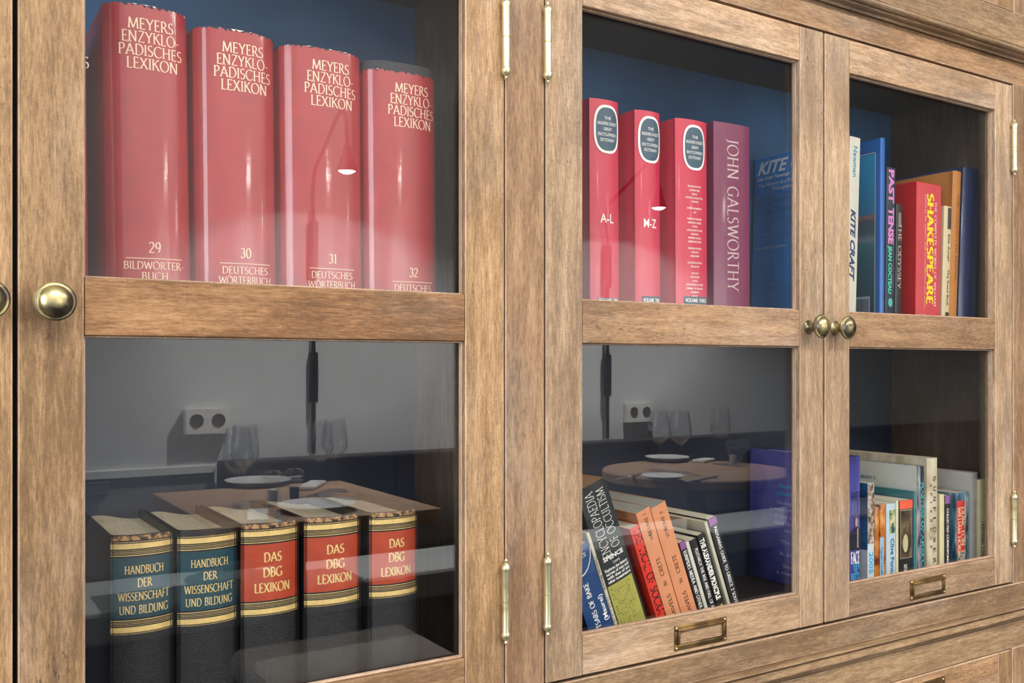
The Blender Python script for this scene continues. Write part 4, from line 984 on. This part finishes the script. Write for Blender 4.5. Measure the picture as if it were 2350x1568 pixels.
t = b.P(); t.text('DUNCTON TALES', b.w * .02, b.h - .104, .0090, .165, rot=-90, layer=1, T=.22, t=.1); t.text('WILLIAM HORWOOD', -b.w * .27, b.h - .104, .0070, .165, rot=-90, layer=1, T=.22, t=.1); t.put('lettering', ink((.72, .45, .25)), rp_)
t = b.P()
for (u0, v0, u1, v1) in ((.2, .5, .46, .72), (.3, .1, .36, .9), (.22, .3, .4, .42)):
    a = Vector((u0 * b.w, v0 * b.h)); c = Vector((u1 * b.w, v1 * b.h)); n = (c - a).normalized(); n = Vector((-n.y, n.x)) * .0008
    t.g.add([b.spine(*(a - n)), b.spine(*(c - n)), b.spine(*(c + n)), b.spine(*(a + n))], [(0, 1, 2, 3)])
t.put('printed_branch', ink((.01, .05, .06)), b.root)
b = simple('tall light grey paperback right of the woodland fantasy', 2230, 2245, 1086, 0, (.52, .5, .48), ZL, dep=.155)
t = b.P(); t.text('THE WAY OF THE WORLD', 0, b.h - .12, .0045, .16, rot=-90, T=.16, t=.07); t.put('title', ink((.33, .31, .3)), b.root)
t = b.S(); t.words(.02, .1, b.h - .034, .002, 5); t.put('small_print', ink((.35, .35, .36)), b.root)
b = simple('straw-coloured paperback with black title, last on the right', 2251, 2263, 1102, 0, (.7, .62, .36), ZL, dep=.12, bulge=.001, Y=.036)
t = b.P(); t.text('Norman Lockley', 0, b.h - .130, .0095, .132, rot=-90, font='sans', bold=.025); t.put('title', ink((.03, .03, .025)), b.root)

# ------------------------------------------------------------------ things in the room, seen mirrored in the glass
M['black_metal'] = mat('black_lamp_metal', (.02, .018, .02), .35, metal=.3)
M['lamp_red'] = mat('dark_lamp_enamel', (.03, .022, .022), .3, coat=.5)
def bulb_mat():
    return mat('lit_bulb', (1, 1, 1), .4, emit=((1, .97, .9), 420))
M['bulb'] = bulb_mat()
def wall_lamp(px_pole, px_b, py_b, neck, label):
    Dw = 3.08; pole = PX(px_pole, Dw - D); Bp = RM(px_b, py_b, dist=2.80); y = YW + .02; zz = lambda v: ZC + v
    t = thing('wall_lamp', label, 'lamp', (pole, YW, 0), (0, 0, 0), 'gooseneck lamps on the far wall')
    P_ = lambda x, y_, z: (x - pole, y_ - YW, z)
    Geo().tube([P_(pole, y, zz(-.302)), P_(pole, y, zz(.50))], .0075).put('pole', M['black_metal'], t)
    Geo().tube([P_(pole, y, zz(.32)), P_(pole, y, zz(.49))], .0165, 14).put('sleeve', M['black_metal'], t)
    Geo().tube([P_(pole, y, zz(-.125)), P_(pole, y, zz(.045))], .0165, 14).put('sleeve', M['black_metal'], t)
    Geo().tube([P_(pole, YW, zz(-.04)), P_(pole, y, zz(-.04))], .012).put('wall_bracket', M['black_metal'], t)
    bz = Bp.z; top = bz + .16
    c = [Vector((pole, y, zz(.50)))] + [RM(u_, v_, dist=d_) for u_, v_, d_ in neck] + [Vector((Bp.x, Bp.y, bz + .075))]
    # smooth the neck
    pts = []
    for i in range(len(c) - 1):
        p0, p1, p2, p3 = c[max(i - 1, 0)], c[i], c[i + 1], c[min(i + 2, len(c) - 1)]
        for k in range(6):
            s_ = k / 6; pts.append(.5 * ((2 * p1) + (p2 - p0) * s_ + (2 * p0 - 5 * p1 + 4 * p2 - p3) * s_ ** 2 + (3 * p1 - p0 - 3 * p2 + p3) * s_ ** 3))
    pts.append(c[-1])
    Geo().tube([P_(*p) for p in pts], .0065).put('gooseneck', M['black_metal'], t)
    o = P_(Bp.x, Bp.y, bz)
    Geo().lathe([(.008, .085), (.012, .082), (.014, .06), (.032, 0), (.0305, 0), (.0125, .058), (.008, .06)], o, (0, 0, 1), 28).put('lamp_shade', M['lamp_red'], t)
    Geo().lathe([(0, -.007), (.014, -.005), (.0265, .002), (.0285, .008), (.02, .03), (.008, .045)], o, (0, 0, 1), 24).put('bulb', M['bulb'], t)
    l = bpy.data.lights.new('lamp_beam', 'SPOT'); l.energy = 215; l.spot_size = R(154); l.spot_blend = 1.0; l.shadow_soft_size = .004; l.color = (.98, .98, 1)
    lo = bpy.data.objects.new('lamp_beam', l); C.objects.link(lo); lo.parent = t; lo.location = (o[0], o[1], bz - .014)
    return t
wall_lamp(715, 797, 394, ((718, 455, 3.04), (721, 405, 3.03), (727, 378, 3.01), (740, 350, 2.97), (772, 273, 2.87), (779, 260, 2.855), (787, 256, 2.84), (793, 266, 2.82), (796, 300, 2.80)), 'left black gooseneck wall lamp, reflected over the red lexicons')
wall_lamp(1388, 1512.5, 478, ((1391, 500, 3.04), (1393, 482, 3.03), (1401, 465, 3.01), (1440, 425, 2.94), (1482, 380, 2.86), (1494, 368, 2.84), (1502, 365, 2.83), (1508, 375, 2.81), (1510, 400, 2.80)), 'right black gooseneck wall lamp, reflected over the crimson dictionaries')

def outlet(px, py, label):
    c = RM(px, py, dist=3.08); t = thing('power_outlet', label, 'outlet', (c.x, YW, c.z), group='double sockets on the far wall')
    m = mat('socket_plastic', (.85, .83, .76), .4)
    Geo().box(-.07, .07, 0, .03, -.041, .041, .003).put('housing', m, t)
    for x in (-.034, .034):
        so = Geo().lathe([(.02, .0), (.0215, .0308), (.02, .032), (.0185, .0312), (.017, .031)], (x, 0, .004), (0, 1, 0), 24).put('socket', mat('socket_well', (.12, .1, .08), .5), t)
    return t
outlet(472, 967, 'double power socket left of the left lamp pole')
outlet(1460, 947, 'double power socket right of the right lamp pole')
c = RM(225, 1121, dist=3.07); t = tag(Geo().box(c.x - .06, c.x + .03, YW + .008, YW + .03, c.z - .02, c.z + .02, .002).put('cable_box', mat('grey_plastic_box', (.12, .12, .14), .5)), 'grey cable box on the panelling under the white ledge', 'junction box')

# banquette
bq = thing('banquette', 'dark upholstered wall bench with pale seat cushion along the lamp wall', 'bench', (0, YW, 0))
Mb = mat('dark_brown_leather', (.022, .017, .016), .5, bump=.3, bscale=300); Ms = mat('pale_grey_seat_fabric', (.42, .43, .42), .8, var=.06, vscale=60)
x = .80
while x < 5.5:
    Geo().box(x + .002, x + .598, .02, .10, .5, .815, .008).put('back_panel', Mb, bq); x += .6
Geo().box(-1.1, 5.6, .02, .42, .38, .47, .012).put('seat_cushion', Ms, bq)
Geo().box(-1.1, 5.6, .02, .34, .0, .378).put('bench_base', mat('bench_base_paint', (.12, .12, .12), .7), bq)

# tables
Mt = wood('oak_table_top', 0, dark=(.16, .09, .045), mid=(.3, .18, .095), light=(.42, .28, .16), pores=.2)
a = RM(345, 1130, z=.75); b_ = RM(790, 1105, z=.75)
tx0, tx1 = a.x, b_.x; ty0, ty1 = -1.33, (a.y + b_.y) / 2
t = thing('dining_table', 'square-cornered wooden table laid for two below the left lamp', 'table', ((tx0 + tx1) / 2, (ty0 + ty1) / 2, 0))
hx, hy = (tx1 - tx0) / 2, abs(ty1 - ty0) / 2
Geo().box(-hx, hx, -hy, hy, .715, .75, .003).put('tabletop', Mt, t)
Geo().box(-.035, .035, -.035, .035, .03, .715, .003).put('leg', M['black_metal'], t)
Geo().box(-.18, .18, -.15, .17, 0, .03, .004).put('foot_plate', M['black_metal'], t)
cc = Vector((2.33, D + 2 * MIR - 2.47, .75)); rt = .335
t = thing('round_table', 'round dark wooden table laid with plates below the right lamp', 'table', (cc.x, cc.y, 0))
Geo().lathe([(0, .715), (rt - .01, .715), (rt, .72), (rt, .745), (rt - .005, .75), (0, .75)], (0, 0, 0), (0, 0, 1), 64).put('tabletop', Mt, t)
Geo().lathe([(.035, .03), (.035, .715)], (0, 0, 0), (0, 0, 1), 24).put('leg', M['black_metal'], t)
Geo().lathe([(.2, 0), (.2, .02), (.05, .03)], (0, 0, 0), (0, 0, 1), 40).put('foot_plate', M['black_metal'], t)
# stool
c = Vector((.79, D + 2 * MIR - 1.9, 0))
t = thing('stool', 'low stool with tan woven seat tucked at the near side of the square table', 'stool', c)
Geo().box(-.21, .21, -.2, .2, .42, .49, .02).put('seat', mat('tan_woven_fabric', (.3, .27, .22), .9, var=.3, vscale=200, bump=.8, bscale=400), t)
for sx in (-1, 1):
    for sy in (-1, 1): Geo().box(sx * .18 - .015, sx * .18 + .015, sy * .17 - .015, sy * .17 + .015, 0, .42, .002).put('leg', M['black_metal'], t)

Mg = clear_mat('wine_glass_crystal', (.98, .985, .99))
for _n in Mg.node_tree.nodes:
    if _n.type == 'MATH' and _n.operation == 'POWER': _n.inputs[1].default_value = 3.0
    if _n.type == 'MATH' and _n.operation == 'ADD': _n.inputs[1].default_value = .05
Mp = mat('white_porcelain', (.8, .8, .78), .15, coat=.5); Mn = mat('white_napkin_linen', (.75, .74, .7), .9)
def wine_glass(px, py, label, hgt=.21):
    p = RM(px, py, z=.751); t = thing('wine_glass', label, 'glass', (p.x, p.y, .7505), group=None)
    Geo().lathe([(.034, 0), (.033, .0015), (.006, .004), (.0038, .012), (.0036, .085), (.006, .094), (.02, .104), (.036, .125), (.0385, .14), (.036, .17), (.030, hgt), (.0292, hgt), (.0352, .17), (.0375, .14), (.035, .126), (.019, .106), (.0, .0975)], (0, 0, 0), (0, 0, 1), 32).put('bowl_and_stem', Mg, t)
    return t
wine_glass(547, 1174, 'nearest wine glass at the left of the square table')
wine_glass(562, 1156, 'wine glass just behind the nearest one on the square table')
wine_glass(735, 1136, 'left wine glass of the pair at the back right of the square table')
wine_glass(769, 1126, 'right wine glass of the pair at the back right of the square table')
wine_glass(1514, 1079, 'front left wine glass on the round table')
wine_glass(1562, 1083, 'wine glass between the plates on the round table')
wine_glass(1654, 1065, 'rightmost wine glass on the round table beside the mills')
def mill(px, py, label, fill):
    p = RM(px, py, z=.751); t = thing('spice_mill', label, 'mill', (p.x, p.y, .7505))
    Geo().lathe([(.024, 0), (.025, .004), (.018, .03), (.019, .055), (.023, .06), (.0, .062)], (0, 0, 0), (0, 0, 1), 20).put('body', Mg, t)
    Geo().lathe([(.0, .066), (.024, .068), (.026, .08), (.016, .09), (0, .092)], (0, 0, 0), (0, 0, 1), 20).put('turning_cap', Mg, t)
    Geo().lathe([(.003, .0925), (.005, .1), (.003, .106)], (0, 0, 0), (0, 0, 1), 12).put('top_nut', M['black_metal'], t)
    Geo().lathe([(.012, .004), (.013, .04), (.002, .041)], (0, 0, 0), (0, 0, 1), 16).put('spice', fill, t)
sal = mat('grey_salt', (.4, .4, .4), .8); pep = mat('black_peppercorns', (.02, .015, .012), .8)
mill(627, 1158, 'clear salt mill on the square table', sal); mill(676, 1152, 'clear pepper mill on the square table', pep)
mill(1683, 1069, 'left mill on the round table', sal); mill(1706, 1064, 'right mill on the round table', pep)
def plate(px, py, label, r=.10):
    p = RM(px, py, z=.751); t = tag(Geo().lathe([(0, .002), (r * .6, .002), (r * .65, .004), (r, .016), (r, .018), (r * .62, .0065), (0, .005)], (0, 0, 0), (0, 0, 1), 48).put('plate', Mp), label, 'plate'); t.location = (p.x, p.y, .7505)
plate(593, 1113, 'white plate at the far side of the square table'); plate(729, 1170, 'white plate at the near side of the square table')
plate(1532, 1058, 'white plate at the far side of the round table', .085); plate(1522, 1103, 'white plate at the near side of the round table', .07)
def napkin(px, py, w, d_, rot, label):
    p = RM(px, py, z=.751); g = Geo(); t = tag(g.box(-w / 2, w / 2, -d_ / 2, d_ / 2, 0, .012, .004).put('napkin', Mn), label, 'napkin'); t.location = (p.x, p.y, .7505); t.rotation_euler = (0, 0, rot)
napkin(716, 1118, .05, .16, .6, 'folded napkin right of the far plate on the square table')
napkin(592, 1190, .05, .17, .3, 'folded napkin left of the near plate on the square table')
napkin(1616, 1060, .05, .1, 1.2, 'folded napkin right of the far plate on the round table')
def knife(px, py, rot, label):
    p = RM(px, py, z=.751); t = thing('table_knife', label, 'cutlery', (p.x, p.y, .7525), (0, 0, rot)); ms = mat('polished_steel', (.7, .7, .72), .15, metal=1)
    Geo().box(-.006, .006, -.1, -.005, 0, .004, .001).put('handle', ms, t); Geo().box(-.008, .008, -.005, .1, .001, .0025, .0005).put('blade', ms, t)
knife(1612, 1101, 1.3, 'steel knife near the front edge of the round table'); knife(1444, 1096, 1.1, 'steel knife at the left of the round table')
knife(640, 1192, .3, 'steel knife between the mills and the near plate')

# unseen ceiling housings, added to go with the added wash lights
for x in (.2, 2.1):
    t = thing('added_light_housing', 'slim white housing added above the unseen wash light, %s one' % ('left' if x < 1 else 'right'), 'light', (x, -1.9, 0))
    Geo().box(-.85, .85, -.1, .06, 2.69, 2.75, .004).put('housing', Mp, t)
